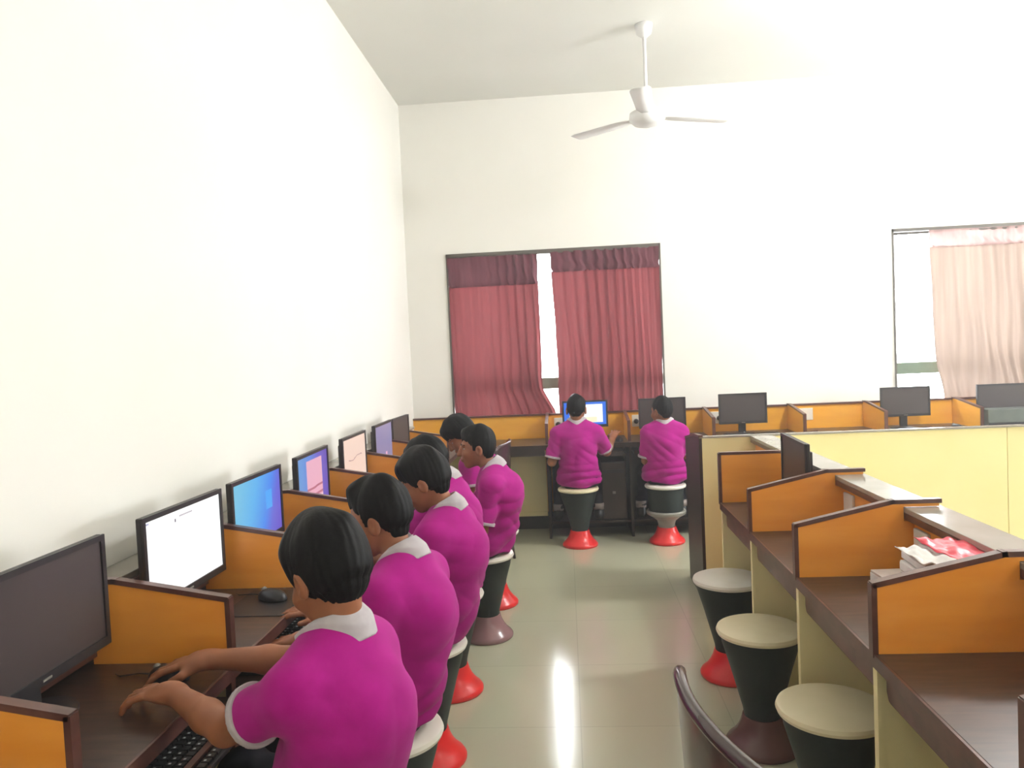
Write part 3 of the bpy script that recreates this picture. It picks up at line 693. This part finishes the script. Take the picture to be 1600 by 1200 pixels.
# ------------------------------------------------------------------ people: bodies and clothes as distance fields turned into one skin each
def V3(*a): return np.array(a, np.float32)
def unit(v): v = np.asarray(v, np.float64); return v/np.linalg.norm(v)
def cone(P, a, b, ra, rb):
    a = np.asarray(a, np.float32); b = np.asarray(b, np.float32); ba = b-a; pa = P-a
    t = np.clip(pa@ba/max(float(ba@ba), 1e-9), 0, 1)
    return np.linalg.norm(pa-t[:, None]*ba, axis=1)-(ra+(rb-ra)*t)
def ell(P, c, r, B=None):
    q = P-np.asarray(c, np.float32)
    if B is not None: q = q@B.T.astype(np.float32)
    r = np.asarray(r, np.float32); k0 = np.linalg.norm(q/r, axis=1); k1 = np.linalg.norm(q/(r*r), axis=1)+1e-9
    return k0*(k0-1)/k1
def smin(a, b, k):
    h = np.maximum(k-np.abs(a-b), 0)/k
    return np.minimum(a, b)-h*h*k*0.25
def smax(a, b, k): return -smin(-a, -b, k)
def squash(P, o, lat, dep, up, s):
    q = P-np.asarray(o, np.float32); return np.stack([q@lat, (q@dep)*s, q@up], 1).astype(np.float32)
def wav(P, d, f, ph, warp=0.0):
    return np.sin((P@np.asarray(d, np.float32))*f+ph+warp*np.sin(P[:, 2]*11+P[:, 0]*7+ph*2))

def surface(sdf, lo, hi, h):
    lo = np.array(lo, float); n = np.ceil((np.array(hi)-lo)/h/8).astype(int)*8
    D = np.full(n+1, 1.0, np.float32); nb = n//8
    bi = np.stack(np.meshgrid(*[np.arange(k) for k in nb], indexing='ij'), -1).reshape(-1, 3)
    cen = (lo+(bi*8+4)*h).astype(np.float32); d = sdf(cen); near = np.abs(d) < 8*h*1.15+0.012
    for b in bi[(~near) & (d < 0)]: D[b[0]*8:b[0]*8+9, b[1]*8:b[1]*8+9, b[2]*8:b[2]*8+9] = -1.0
    off = np.stack(np.meshgrid(*[np.arange(9)]*3, indexing='ij'), -1).reshape(-1, 3)
    act = bi[near]
    for s in range(0, len(act), 600):
        a = act[s:s+600]; idx = (a[:, None, :]*8+off[None]).reshape(-1, 3)
        v = sdf((lo+idx*h).astype(np.float32)); D[idx[:, 0], idx[:, 1], idx[:, 2]] = v
    S = D < 0
    cs = [S[i:S.shape[0]-1+i, j:S.shape[1]-1+j, k:S.shape[2]-1+k] for i in (0, 1) for j in (0, 1) for k in (0, 1)]
    anyv = cs[0].copy(); allv = cs[0].copy()
    for c in cs[1:]: anyv |= c; allv &= c
    cells = np.argwhere(anyv & ~allv)
    cid = np.full(anyv.shape, -1, np.int32); cid[cells[:, 0], cells[:, 1], cells[:, 2]] = np.arange(len(cells))
    co = [(i, j, k) for i in (0, 1) for j in (0, 1) for k in (0, 1)]
    val = np.stack([D[cells[:, 0]+i, cells[:, 1]+j, cells[:, 2]+k] for i, j, k in co], 1)
    acc = np.zeros((len(cells), 3)); cnt = np.zeros(len(cells))
    for p in range(8):
        for q in range(p+1, 8):
            if sum(abs(co[p][r]-co[q][r]) for r in range(3)) != 1: continue
            x, y = val[:, p], val[:, q]; m = (x < 0) != (y < 0)
            t = np.where(m, x/np.where(m, x-y, 1), 0)
            acc += np.where(m[:, None], np.array(co[p])+t[:, None]*(np.array(co[q])-np.array(co[p])), 0); cnt += m
    verts = lo+(cells+acc/cnt[:, None])*h
    faces = []
    for ax in range(3):
        u, v = (ax+1) % 3, (ax+2) % 3
        sl0 = [slice(None)]*3; sl1 = [slice(None)]*3; sl0[ax] = slice(0, -1); sl1[ax] = slice(1, None)
        a, b = S[tuple(sl0)], S[tuple(sl1)]
        e = np.argwhere(a != b); e = e[(e[:, u] > 0) & (e[:, v] > 0) & (e[:, u] < S.shape[u]-1) & (e[:, v] < S.shape[v]-1)]
        inside = a[e[:, 0], e[:, 1], e[:, 2]]
        def g(du, dv):
            q = e.copy(); q[:, u] -= du; q[:, v] -= dv; return cid[q[:, 0], q[:, 1], q[:, 2]]
        quad = np.stack([g(1, 1), g(0, 1), g(0, 0), g(1, 0)], 1)
        quad[~inside] = quad[~inside][:, ::-1]
        faces.append(quad)
    F = np.concatenate(faces); F = F[(F >= 0).all(1)]
    # keep the biggest connected shell pieces only
    return verts, F
def keep_main(verts, F, frac=0.12):
    n = len(verts); lab = np.arange(n)
    while True:
        m = lab[F].min(1); new = lab.copy()
        for c in range(4): np.minimum.at(new, F[:, c], m)
        new = new[new]
        if (new == lab).all(): break
        lab = new
    u, c = np.unique(lab, return_counts=True); good = u[c >= c.max()*frac]
    ok = np.isin(lab[F[:, 0]], good); F = F[ok]; used = np.unique(F); mp = np.full(n, -1); mp[used] = np.arange(len(used))
    return verts[used], mp[F]
def sdf_obj(name, sdf, lo, hi, h, m, parent, frac=0.12, smooth=0):
    v, F = surface(sdf, lo, hi, h); v, F = keep_main(v, F, frac)
    org = np.zeros(3); q = parent
    while q is not None: org = org+np.array(q.location); q = q.parent
    me = bpy.data.meshes.new(name); me.vertices.add(len(v)); me.vertices.foreach_set('co', (v-org).astype(np.float32).ravel())
    me.loops.add(F.size); me.loops.foreach_set('vertex_index', F.astype(np.int32).ravel())
    me.polygons.add(len(F)); me.polygons.foreach_set('loop_start', np.arange(0, F.size, 4, dtype=np.int32)); me.polygons.foreach_set('use_smooth', np.ones(len(F), bool))
    me.update(calc_edges=True)
    o = link(name, me, m, parent)
    if smooth:
        md = o.modifiers.new('smooth', 'SMOOTH'); md.factor = 0.5; md.iterations = smooth
    return o

def person(label, J, h=0.005, group='boys in magenta shirts at the computers', hair='bowl', seed=1, wr=1.0, extra=None):
    """J: joints in the room. F body facing (x,y). hd head centre, look (x,y), pitch/roll of head in degrees"""
    rnd = random.Random(seed); ph = [rnd.uniform(0, 6.28) for _ in range(12)]
    F = np.array([*J['F'], 0.0]); F /= np.linalg.norm(F); L = np.array([-F[1], F[0], 0.0]); U = np.array([0, 0, 1.0])
    pel = np.array(J['pel'], float); nb = np.array(J['neck'], float); hd = np.array(J['head'], float)
    sw = J.get('sw', 0.145); lean = unit(nb-pel)
    sh = {}; el = {}; wrs = {}; hip = {}; kn = {}; an = {}
    for s, sg in (('L', 1), ('R', -1)):
        sh[s] = np.array(J['sh'+s], float) if 'sh'+s in J else nb+L*sg*sw-U*0.07+F*0.005
        el[s] = np.array(J['el'+s], float); wrs[s] = np.array(J['wr'+s], float)
        hip[s] = pel+L*sg*0.075-U*0.0; kn[s] = np.array(J['kn'+s], float) if 'kn'+s in J else hip[s]+F*0.36+L*sg*0.04+U*0.0
        an[s] = np.array(J['an'+s], float) if 'an'+s in J else kn[s]-U*(kn[s][2]-0.09)-F*0.04
    Lf = L.astype(np.float32); up = lean.astype(np.float32); dep = unit(np.cross(lean, L)); Df = dep.astype(np.float32) if dep@F > 0 else -dep.astype(np.float32)
    back = float(J.get('hunch', 0.03))
    chest = pel+(nb-pel)*0.62-F*back; waist = pel+(nb-pel)*0.28-F*back*0.5
    fat = J.get('fat', 1.0)
    nk_ = hd+0.0
    def torso(P, g=0.0):
        def seg(a, b, ra, rb, s):
            Q = squash(P, a, Lf, Df, up, s); bb = np.asarray(b)-np.asarray(a); q = np.array([bb@Lf, (bb@Df)*s, bb@up])
            return cone(Q, V3(0, 0, 0), q, ra+g*s**0.5, rb+g*s**0.5)/(1+(s-1)*0.35)
        d = seg(pel, waist, 0.124*fat, 0.119*fat, 1.18)
        d = smin(d, seg(waist, chest, 0.119*fat, 0.119*fat, 1.20), 0.05)
        d = smin(d, seg(chest, nb-lean*0.085, 0.119*fat, 0.092, 1.30), 0.04)
        d = smin(d, seg(chest-F*0.004, nb-lean*0.045-F*0.006, 0.088*fat, 0.064, 1.25), 0.05)
        d = smin(d, cone(P, sh['L']-L*0.015, sh['R']+L*0.015, 0.044+g, 0.044+g), 0.075)
        for s in 'LR': d = smin(d, cone(P, nb+U*0.005, sh[s], 0.033+g, 0.038+g), 0.05)
        return d
    # head frame
    lk = unit([*J['look'], 0.0]); pt = math.radians(J.get('pitch', -15)); rl = math.radians(J.get('roll', 0))
    hy = lk*math.cos(pt)+U*math.sin(pt); hx = unit(np.cross(hy, U)); hz = np.cross(hx, hy)
    hx, hz = hx*math.cos(rl)+hz*math.sin(rl), hz*math.cos(rl)-hx*math.sin(rl)
    HB = np.stack([hx, hy, hz]).astype(np.float32); hs = J.get('hs', 0.95)
    def toh(P): return ((P-hd.astype(np.float32))@HB.T)/hs
    def headq(Q):
        d = ell(Q, (0, -0.008, 0.030), (0.070, 0.086, 0.083))
        d = smin(d, ell(Q, (0, 0.028, -0.032), (0.057, 0.060, 0.068)), 0.03)
        d = smin(d, cone(Q, (0, 0.058, -0.088), (0, 0.045, -0.07), 0.020, 0.03), 0.03)
        for s in (1, -1):
            d = smin(d, ell(Q, (s*0.036, 0.060, -0.030), (0.022, 0.020, 0.020)), 0.02)
            d = smax(d, -(np.linalg.norm(Q-V3(s*0.031, 0.104, 0.004), axis=1)-0.017), 0.012)
            e = ell(Q, (s*0.074, -0.008, -0.012), (0.010, 0.019, 0.031)); e = smax(e, -ell(Q, (s*0.086, -0.002, -0.010), (0.010, 0.010, 0.018)), 0.004)
            d = smin(d, e, 0.008)
        d = smin(d, cone(Q, (-0.034, 0.074, 0.022), (0.034, 0.074, 0.022), 0.009, 0.009), 0.012)
        d = smin(d, cone(Q, (0, 0.086, 0.010), (0, 0.105, -0.028), 0.007, 0.011), 0.012)
        for s in (1, -1): d = smin(d, cone(Q, (s*0.010, 0.096, -0.031), (s*0.012, 0.09, -0.031), 0.0065, 0.006), 0.006)
        d = smin(d, ell(Q, (0, 0.086, -0.055), (0.023, 0.012, 0.007)), 0.006)
        d = smin(d, ell(Q, (0, 0.083, -0.066), (0.020, 0.012, 0.007)), 0.006)
        return d
    def headd(P): return headq(toh(P))*hs
    nk0 = hd+(hx*0+hy*-0.022+hz*-0.045)*hs
    # hands
    hand = {}
    for s, sg in (('L', 1), ('R', -1)):
        fdir = unit(J.get('hf'+s, wrs[s]-el[s])); nrm = np.array(J.get('hn'+s, (0, 0, 1)), float); nrm = unit(nrm-fdir*(nrm@fdir))
        side = np.cross(nrm, fdir)*(-1 if s == 'L' else 1)     # towards the thumb
        hand[s] = (fdir, nrm, side, J.get('curl'+s, 0.45), wrs[s])
    def handd(P, s):
        f_, n_, t_, curl, w0 = hand[s]; k = 0.90
        base = w0+f_*0.012
        pc = w0+f_*0.045*k
        B = np.stack([t_, f_, n_])
        d = ell(P, pc, (0.036*k, 0.048*k, 0.0155*k), B)
        d = smin(d, cone(P, w0-f_*0.01, w0+f_*0.02, 0.021, 0.022), 0.02)
        d = smin(d, cone(P, base+t_*0.02*k, w0+f_*0.04+t_*0.028*k-n_*0.004, 0.014, 0.013), 0.015)
        for q, (of, ln) in enumerate(((0.029, 1.0), (0.0095, 1.1), (-0.0095, 1.03), (-0.028, 0.82))):
            spread = (0.20, 0.06, -0.08, -0.22)[q]
            p = pc+f_*(0.036-0.004*abs(q-1))*k+t_*of*k; dr = unit(f_+t_*spread); r = 0.0088
            a = curl*0.35*(1+0.12*q)
            for sgm, l_ in enumerate((0.038, 0.024, 0.019)):
                ca, sa = math.cos(a), math.sin(a); dd = dr*ca-n_*sa; q2 = p+dd*l_*ln*k
                fd = cone(P, p, q2, r, r-0.0009); d = smin(d, fd, 0.006 if sgm == 0 else 0.003); p = q2; r -= 0.0009; a += curl*(0.75 if sgm == 0 else 0.6)
        p = w0+f_*0.028*k+t_*0.026*k-n_*0.006; dd = unit(f_*0.62+t_*0.75-n_*0.25)
        q2 = p+dd*0.036*k; d = smin(d, cone(P, p, q2, 0.0118, 0.0100), 0.010)
        dd = unit(f_*0.92+t_*0.28-n_*0.25); d = smin(d, cone(P, q2, q2+dd*0.028*k, 0.0098, 0.0080), 0.004)
        return d
    def legs(P, g=0.0):
        d = None
        for s in 'LR':
            e = smin(cone(P, hip[s], kn[s], 0.076+g, 0.052+g), cone(P, kn[s], an[s], 0.051+g, 0.034+g), 0.03)
            d = e if d is None else smin(d, e, 0.03)
        return d
    def body(P):
        d = smin(torso(P, -0.012), legs(P, -0.012), 0.03)
        for s in 'LR':
            a = smin(cone(P, sh[s], el[s], 0.040, 0.031), cone(P, el[s], el[s]+(wrs[s]-el[s])*0.35, 0.032, 0.033), 0.015)
            a = smin(a, cone(P, el[s]+(wrs[s]-el[s])*0.35, wrs[s], 0.033, 0.0215), 0.012)
            d = smin(d, a, 0.015)
            d = smin(d, handd(P, s), 0.012)
        d = smin(d, cone(P, nk0, nb-lean*0.03, 0.042*hs, 0.046), 0.025)
        return smin(d, headd(P), 0.018)
    t = thing('person', label, 'person', (float(pel[0]), float(pel[1]), 0.0), 0, group)
    allp = np.array([pel, nb, hd, *sh.values(), *el.values(), *wrs.values(), *hip.values(), *kn.values(), *an.values()])
    lo, hi = allp.min(0)-0.17, allp.max(0)+0.17; hi[2] = hd[2]+0.15; lo[2] = min(a[2] for a in an.values())-0.06
    sdf_obj('body', body, lo, hi, h, M['skin'], t, 0.3)
    # hair
    def hairf(P):
        Q = toh(P); tt = hair
        grow = {'bowl': 0.012, 'short': 0.009, 'quiff': 0.010, 'crop': 0.005}[tt]
        d = ell(Q, (0, -0.010, 0.034), (0.070+grow, 0.086+grow, 0.083+grow*1.4))
        if tt != 'crop': d = smin(d, ell(Q, (0, -0.040, -0.005), (0.060+grow*0.6, 0.052+grow*0.6, 0.075)), 0.03)
        else: d = smin(d, ell(Q, (0, -0.040, -0.005), (0.058, 0.050, 0.068)), 0.03)
        if tt == 'quiff': d = smin(d, ell(Q, (0.01, 0.058, 0.098), (0.050, 0.036, 0.024)), 0.03)
        if tt == 'bowl': d = smin(d, ell(Q, (0.0, 0.030, 0.066), (0.068, 0.056, 0.045)), 0.03)
        if tt == 'short': d = smin(d, ell(Q, (0.02, 0.050, 0.085), (0.046, 0.036, 0.026)), 0.03)
        ang = np.arctan2(Q[:, 0], Q[:, 1]+0.02)
        d = d+0.0006*np.sin(ang*23+ph[0]+Q[:, 2]*38+1.5*np.sin(ang*7+ph[1]))*np.clip(1.2-Q[:, 2]*4, 0.2, 1) + 0.0042*np.sin(Q[:, 0]*62+ph[6]+2*np.sin(Q[:, 1]*30))*np.sin(Q[:, 1]*48+ph[2])*np.clip(Q[:, 2]*12, 0.1, 1)
        jag = 0.006*np.sin(ang*19+ph[3])+0.004*np.sin(ang*43+ph[4])
        front = {'bowl': 0.030, 'short': 0.048, 'quiff': 0.055, 'crop': 0.055}[tt]; nape = {'bowl': -0.086, 'short': -0.078, 'quiff': -0.076, 'crop': -0.062}[tt]
        y = Q[:, 1]; side = {'bowl': J.get('bang', -0.020), 'short': 0.004, 'quiff': 0.008, 'crop': 0.010}[tt]
        line = np.where(y > 0.01, side+(front-side)*np.clip((y-0.01)/0.05, 0, 1), side+(nape-side)*np.clip((-y-0.005)/0.045, 0, 1))+jag*(0.8 if tt != 'crop' else 0.4)
        # sideburn in front of the ear
        sb = (y > 0.004) & (y < 0.026); line = np.where(sb, np.minimum(line, -0.012), line)
        und = np.minimum(headq(Q), cone(P, nk0, nb-lean*0.03, 0.042*hs, 0.046)/hs)
        d = smax(d, und-(0.0035+0.42*np.maximum(Q[:, 2]-line, 0)), 0.008)
        return smax(d, (line-Q[:, 2])*0.8, 0.004)*hs
    sdf_obj('hair', hairf, hd-0.16, hd+0.16, min(h, 0.004), M['hair'], t, 0.05)
    # eyes and brows
    bm = bmesh.new(); ir = bmesh.new(); br = bmesh.new()
    def W(q): return hd+(q[0]*hx+q[1]*hy+q[2]*hz)*hs-np.array(t.location)
    for s in (1, -1):
        e = thing  # placeholder name kept local
        bm = bmesh.new(); bmesh.ops.create_uvsphere(bm, u_segments=16, v_segments=10, radius=0.0115*hs); bmesh.ops.translate(bm, verts=bm.verts, vec=Vector(W((s*0.031, 0.0645, 0.003))))
        eo = obj('eye', bm, M['eyew'], t, True)
        bm = bmesh.new(); bmesh.ops.create_uvsphere(bm, u_segments=12, v_segments=8, radius=0.006*hs); bmesh.ops.translate(bm, verts=bm.verts, vec=Vector(W((s*0.0315, 0.0708, 0.002))))
        obj('iris', bm, M['iris'], eo, True)
        obj('eyebrow', tube([W((s*0.015, 0.0855, 0.024)), W((s*0.030, 0.0835, 0.0275)), W((s*0.046, 0.066, 0.024))], [0.0028, 0.0034, 0.002], 6), M['hair'], t, True)
    obj('lips', tube([W((-0.021, 0.084, -0.061)), W((0, 0.0935, -0.060)), W((0.021, 0.084, -0.061))], [0.003, 0.0055, 0.003], 8), M['lip'], t, True)
    nax = unit(nk0-(nb-lean*0.03)).astype(np.float32)
    cax = unit(0.55*nax+0.45*lean+F*J.get('ctilt', 0.42)).astype(np.float32); cfr = (F-cax*(F@cax)); cfr = (cfr/np.linalg.norm(cfr)).astype(np.float32)
    # shirt
    hem = J.get('hem', float(pel[2])-0.045); sl = J.get('sleeve', 0.72)
    gth = 0.009
    def rid(P, d, f, p, w_): return 0.55-np.abs(wav(P, d, f*0.5, p, w_))
    def wrinkle(P):
        z = P[:, 2]-pel[2]
        low = np.clip(1-z/0.17, 0, 1)
        mid = np.clip(1-np.abs(P[:, 2]-nb[2]+0.20)/0.22, 0, 1)
        w1 = rid(P, U+0.25*L+0.1*F, 88, ph[0], 1.4)*low*0.0100 + rid(P, U*0.9-0.45*L+0.2*F, 72, ph[1], 1.6)*0.0018
        w2 = wav(P, L+0.7*U, 30, ph[2], 1.5)*0.0016 + rid(P, L*0.9-0.8*U+0.3*F, 52, ph[3], 2.2)*mid*(0.5+0.5*wav(P, L+0.3*U, 13, ph[7], 1.0))*0.0075 + rid(P, L*0.8+0.9*U, 47, ph[8], 2.0)*mid*(0.5-0.5*wav(P, L+0.3*U, 13, ph[7], 1.0))*0.0070
        return (w1+w2)*wr*np.clip((np.linalg.norm(P-nb.astype(np.float32), axis=1)-0.085)/0.06, 0, 1)
    drape = J.get('drape', 0.0)
    def sleeves(P, g=0.0):
        d = None
        for s in 'LR':
            ax = el[s]-sh[s]; end = sh[s]+ax*sl
            e = cone(P, sh[s], end+ax*0.1, 0.053+g, 0.056+g); u = unit(ax)
            e = smax(e, (P-end.astype(np.float32))@u.astype(np.float32), 0.004)
            d = e if d is None else np.minimum(d, e)
        return d
    def shirt(P):
        d = torso(P, gth)
        # cloth hangs over the waist and hips
        d = smin(d, cone(P, pel-U*0.04-F*0.01, pel+U*0.05-F*(0.02+back*0.5), 0.100*fat+drape, 0.094*fat), 0.06)
        for s in 'LR': d = smin(d, cone(P, hip[s], hip[s]+(kn[s]-hip[s])*0.22, 0.094, 0.088), 0.03)
        d = smin(d, sleeves(P), 0.022)
        d = d+wrinkle(P)
        d = smax(d, hem+0.012*np.sin(P[:, 0]*18+P[:, 1]*22+ph[5])-P[:, 2], 0.008)
        q = P-nb.astype(np.float32); al = q@cax
        rad = np.linalg.norm(q-al[:, None]*cax, axis=1)
        return smax(d, -np.maximum(rad-0.050, 0.008-al), 0.006)
    lo2 = np.array([pel, nb, *sh.values(), *el.values()]).min(0)-0.20; hi2 = np.array([pel, nb, *sh.values(), *el.values()]).max(0)+0.20; hi2[2] = nb[2]+0.08; lo2[2] = hem-0.03
    so = sdf_obj('shirt', shirt, lo2, hi2, max(h, 0.005), M['shirt'], t, 0.3)
    # collar
    def collar(P):
        base = smin(torso(P, gth+0.007), cone(P, nb-cax*0.02, nb+cax*0.035, 0.060, 0.054), 0.02)+0.0
        q = P-(nb-cfr*0.004).astype(np.float32); al = q@cax; fr = q@cfr; rad = np.linalg.norm(q-al[:, None]*cax, axis=1); lat = q@Lf
        # band: wider and lower to the front
        outer = rad-(0.074+0.016*np.clip(fr/0.06, -0.3, 1)); inner = 0.048-rad
        d = np.maximum(np.maximum(base, outer), inner)
        d = np.maximum(d, al-0.052+0.35*np.maximum(fr, 0)); d = np.maximum(d, -torso(P, gth-0.006))
        d = np.maximum(d, -0.014-0.55*np.maximum(fr, 0)-al)
        vee = np.maximum(0.004-fr, np.abs(lat)-0.012-0.2*np.maximum(fr-0.03, 0))
        return np.maximum(d, -vee)
    sdf_obj('collar', collar, nb-0.14, nb+0.14, 0.003, M['collar'], so, 0.05)
    # cuffs
    for s in 'LR':
        ax = el[s]-sh[s]; end = (sh[s]+ax*sl).astype(np.float32); u = unit(ax).astype(np.float32)
        def cuff(P, s=s, ax=ax, end=end, u=u):
            e = cone(P, sh[s], end+ax*0.12, 0.0630, 0.0615); q = (P-end)@u
            return np.maximum(np.maximum(e, q-0.004), -0.012-q)
        sdf_obj('sleeve_cuff', cuff, end-0.09, end+0.09, 0.003, M['collar'], so, 0.3)
    # trousers
    def pants(P):
        d = smin(legs(P, 0.008), np.maximum(torso(P, -0.004), P[:, 2]-(pel[2]+0.03)), 0.03)
        d = d+0.003*wav(P, U+F, 60, ph[6], 1)*wr
        for s in 'LR':
            pass
        zc = min(an['L'][2], an['R'][2])+0.015
        return smax(d, zc-P[:, 2], 0.006)
    P_ = np.array([pel, *hip.values(), *kn.values(), *an.values()]); l3 = P_.min(0)-0.18; h3 = P_.max(0)+0.18
    sdf_obj('trousers', pants, l3, h3, max(h, 0.006), M['pants'], t, 0.3)
    for s in 'LR':
        a = an[s]; toe = a+F*0.13-U*0.045; heel = a-F*0.03-U*0.045
        def shoe(P, a=a, toe=toe, heel=heel):
            d = smin(cone(P, heel, toe, 0.034, 0.030), cone(P, a+U*0.01, a-U*0.03, 0.040, 0.038), 0.03)
            return smax(d, (a[2]-0.078)-P[:, 2], 0.006)
        sdf_obj('shoe', shoe, a-0.2, a+0.2, 0.006, M['shoe'], t, 0.3)
        so2 = obj('sock', tube([a-U*0.0, a+U*0.05], 0.042, 16), M['sock'], t, True); so2.data.transform(Matrix.Translation(-t.location))
    if extra: extra(t, dict(el=el, wr=wrs, F=F, L=L))
    return t
def band(name, m, s, k, r, wdt, lab=None):
    def f(t, q):
        c = q['el'][s]+(q['wr'][s]-q['el'][s])*k; u = unit(q['wr'][s]-q['el'][s])
        a = c-np.array(t.location)-u*wdt/2; o = obj(name, tube([a, a+u*wdt], r, 24), m, t, True)
        if lab: o['label'] = lab
    return f

def left_boy(label, x, y, hx, hy, hz, look, pitch, F=(-1, 0.15), **k):
    J = dict(F=F, pel=(x, y, 0.525), neck=(x-0.055, y, 0.965), head=(hx, hy, hz), look=look, pitch=pitch)
    Fu = unit([*F, 0]); Lu = np.array([-Fu[1], Fu[0], 0])
    nb = np.array(J['neck'])
    for s, sg in (('L', 1), ('R', -1)):
        S = nb+Lu*sg*0.145-np.array([0, 0, 0.055])
        J['el'+s] = tuple(S+Fu*0.12+Lu*sg*0.03-np.array([0, 0, 0.205]))
        J['wr'+s] = tuple(S+Fu*0.315-Lu*sg*0.02-np.array([0, 0, 0.185]))
        J['kn'+s] = tuple(np.array(J['pel'])+Lu*sg*0.10+Fu*0.34+np.array([0, 0, 0.0]))
        J['an'+s] = tuple(np.array(J['pel'])+Lu*sg*0.10+Fu*0.30+np.array([0, 0, 0.09-0.525]))
    kw = {a: k.pop(a) for a in list(k) if a in ('h', 'hair', 'seed', 'wr', 'extra')}
    J.update(k); return person(label, J, **kw)

left_boy('boy nearest the camera in a magenta polo shirt, both hands at the mouse', -0.535, 1.50, -0.500, 1.515, 1.070, (-0.80, 0.60), -28, F=(-0.90, 0.43), hair='bowl', bang=-0.045, seed=3, h=0.0034,
         shL=(-0.53, 1.375, 0.88), shR=(-0.45, 1.61, 0.88), elL=(-0.705, 1.455, 0.775), wrL=(-0.868, 1.565, 0.80), elR=(-0.665, 1.775, 0.785), wrR=(-0.885, 1.755, 0.797),
         hfL=(-1, 0.22, -0.04), hfR=(-1, -0.05, -0.12), curlL=0.62, curlR=0.42, hs=0.98, neck=(-0.475, 1.50, 0.942), sleeve=0.58, fat=1.06, hunch=0.045,
         extra=band('bracelet', M['iris'], 'R', 0.93, 0.0245, 0.004))
left_boy('second boy from the camera, short black hair and large visible ear', -0.535, 2.11, -0.548, 2.14, 1.045, (-1, 0.12), -14, F=(-0.97, 0.25), hair='quiff', seed=7, h=0.0045,
         shL=(-0.515, 1.975, 0.865), wrL=(-0.745, 2.04, 0.735), elL=(-0.555, 1.945, 0.66), hfL=(-1, 0.25, -0.15), wrR=(-0.76, 2.25, 0.735), elR=(-0.60, 2.30, 0.70), curlL=0.4, neck=(-0.470, 2.11, 0.925), sleeve=0.82, hunch=0.05)
left_boy('third boy from the camera, leaning forward with thick black hair', -0.52, 2.755, -0.527, 2.74, 1.050, (-1, 0.10), -24, hair='bowl', seed=11, neck=(-0.445, 2.75, 0.930), hunch=0.05, hs=0.96, fat=1.04,
         shL=(-0.49, 2.62, 0.865), elL=(-0.53, 2.59, 0.66), wrL=(-0.72, 2.66, 0.715))
left_boy('boy mostly hidden behind the third boy, bending over the keyboard', -0.53, 3.34, -0.625, 3.36, 1.03, (-1, -0.05), -35, hair='short', seed=13, neck=(-0.545, 3.345, 0.935))
left_boy('boy in clear profile facing left, fading magenta shirt', -0.45, 3.98, -0.478, 3.96, 1.012, (-1, -0.12), -4, F=(-1, 0.02), hair='short', seed=17, hem=0.46, wr=1.5, neck=(-0.395, 3.96, 0.895), h=0.0045, hs=0.95,
         shL=(-0.405, 3.825, 0.825), elL=(-0.455, 3.79, 0.615), wrL=(-0.62, 3.86, 0.70), elR=(-0.52, 4.12, 0.66), wrR=(-0.70, 4.05, 0.735), hunch=0.06, sleeve=0.85, fat=0.98)
left_boy('boy with bowed head behind the one in profile', -0.49, 4.51, -0.640, 4.50, 1.025, (-1, -0.30), -42, hair='bowl', seed=19, neck=(-0.55, 4.51, 0.93), hs=0.97,
         elL=(-0.56, 4.33, 0.69), wrL=(-0.665, 4.40, 0.745), extra=band('wristwatch', M['white'], 'L', 0.93, 0.027, 0.02, 'white wristwatch'))
def far_boy(label, x, y, head, look, pitch, **k):
    J = dict(F=(0.02, 1), pel=(x, y, 0.525), neck=(x, y-0.02, 0.93), head=head, look=look, pitch=pitch, hunch=0.02,
             knL=(x-0.12, y+0.33, 0.50), knR=(x+0.12, y+0.33, 0.50), anL=(x-0.17, y+0.25, 0.225), anR=(x+0.15, y+0.25, 0.225))
    kw = {a: k.pop(a) for a in list(k) if a in ('h', 'hair', 'seed', 'wr', 'extra')}
    J.update(k); return person(label, J, **kw)
far_boy('boy seen from behind at the lit monitor under the curtains', 0.065, 5.83, (0.065, 5.80, 1.045), (0.12, 1), -8, hair='crop', seed=23, hem=0.468, wr=1.3,
        shL=(-0.085, 5.80, 0.865), shR=(0.205, 5.80, 0.865), elL=(-0.135, 5.78, 0.655), wrL=(-0.06, 5.97, 0.775), elR=(0.285, 5.90, 0.70), wrR=(0.345, 6.07, 0.79), fat=1.02, hs=0.95, sleeve=0.85)
far_boy('boy seen from behind before the black monitor, head turned left', 0.720, 5.86, (0.705, 5.83, 1.005), (-0.75, 1), -6, hair='crop', seed=29, hem=0.468, wr=1.4,
        neck=(0.72, 5.84, 0.90), shL=(0.595, 5.83, 0.84), shR=(0.845, 5.83, 0.84), elL=(0.575, 5.86, 0.63), wrL=(0.64, 6.02, 0.775), elR=(0.875, 5.90, 0.66), wrR=(0.82, 6.06, 0.79), fat=0.98, hs=0.93, sleeve=0.85, sw=0.13)

# ------------------------------------------------------------------ thin scatter volume added to imitate the veil of lens glare
hz = bpy.data.materials.new('glare haze'); hz.use_nodes = True; nt = hz.node_tree
for n in list(nt.nodes): nt.nodes.remove(n)
vo = nt.nodes.new('ShaderNodeOutputMaterial'); vs = nt.nodes.new('ShaderNodeVolumeScatter'); vs.inputs['Density'].default_value = 0.022; vs.inputs['Color'].default_value = (1, 1, 0.98, 1)
nt.links.new(vs.outputs[0], vo.inputs['Volume'])
ho = tag(obj('haze', box(XL+0.01, XR-0.01, YB+0.01, YF-0.08, 0.01, ZC-0.01), hz), 'pale added haze imitating lens glare across the classroom', 'haze'); ho['kind'] = 'stuff'
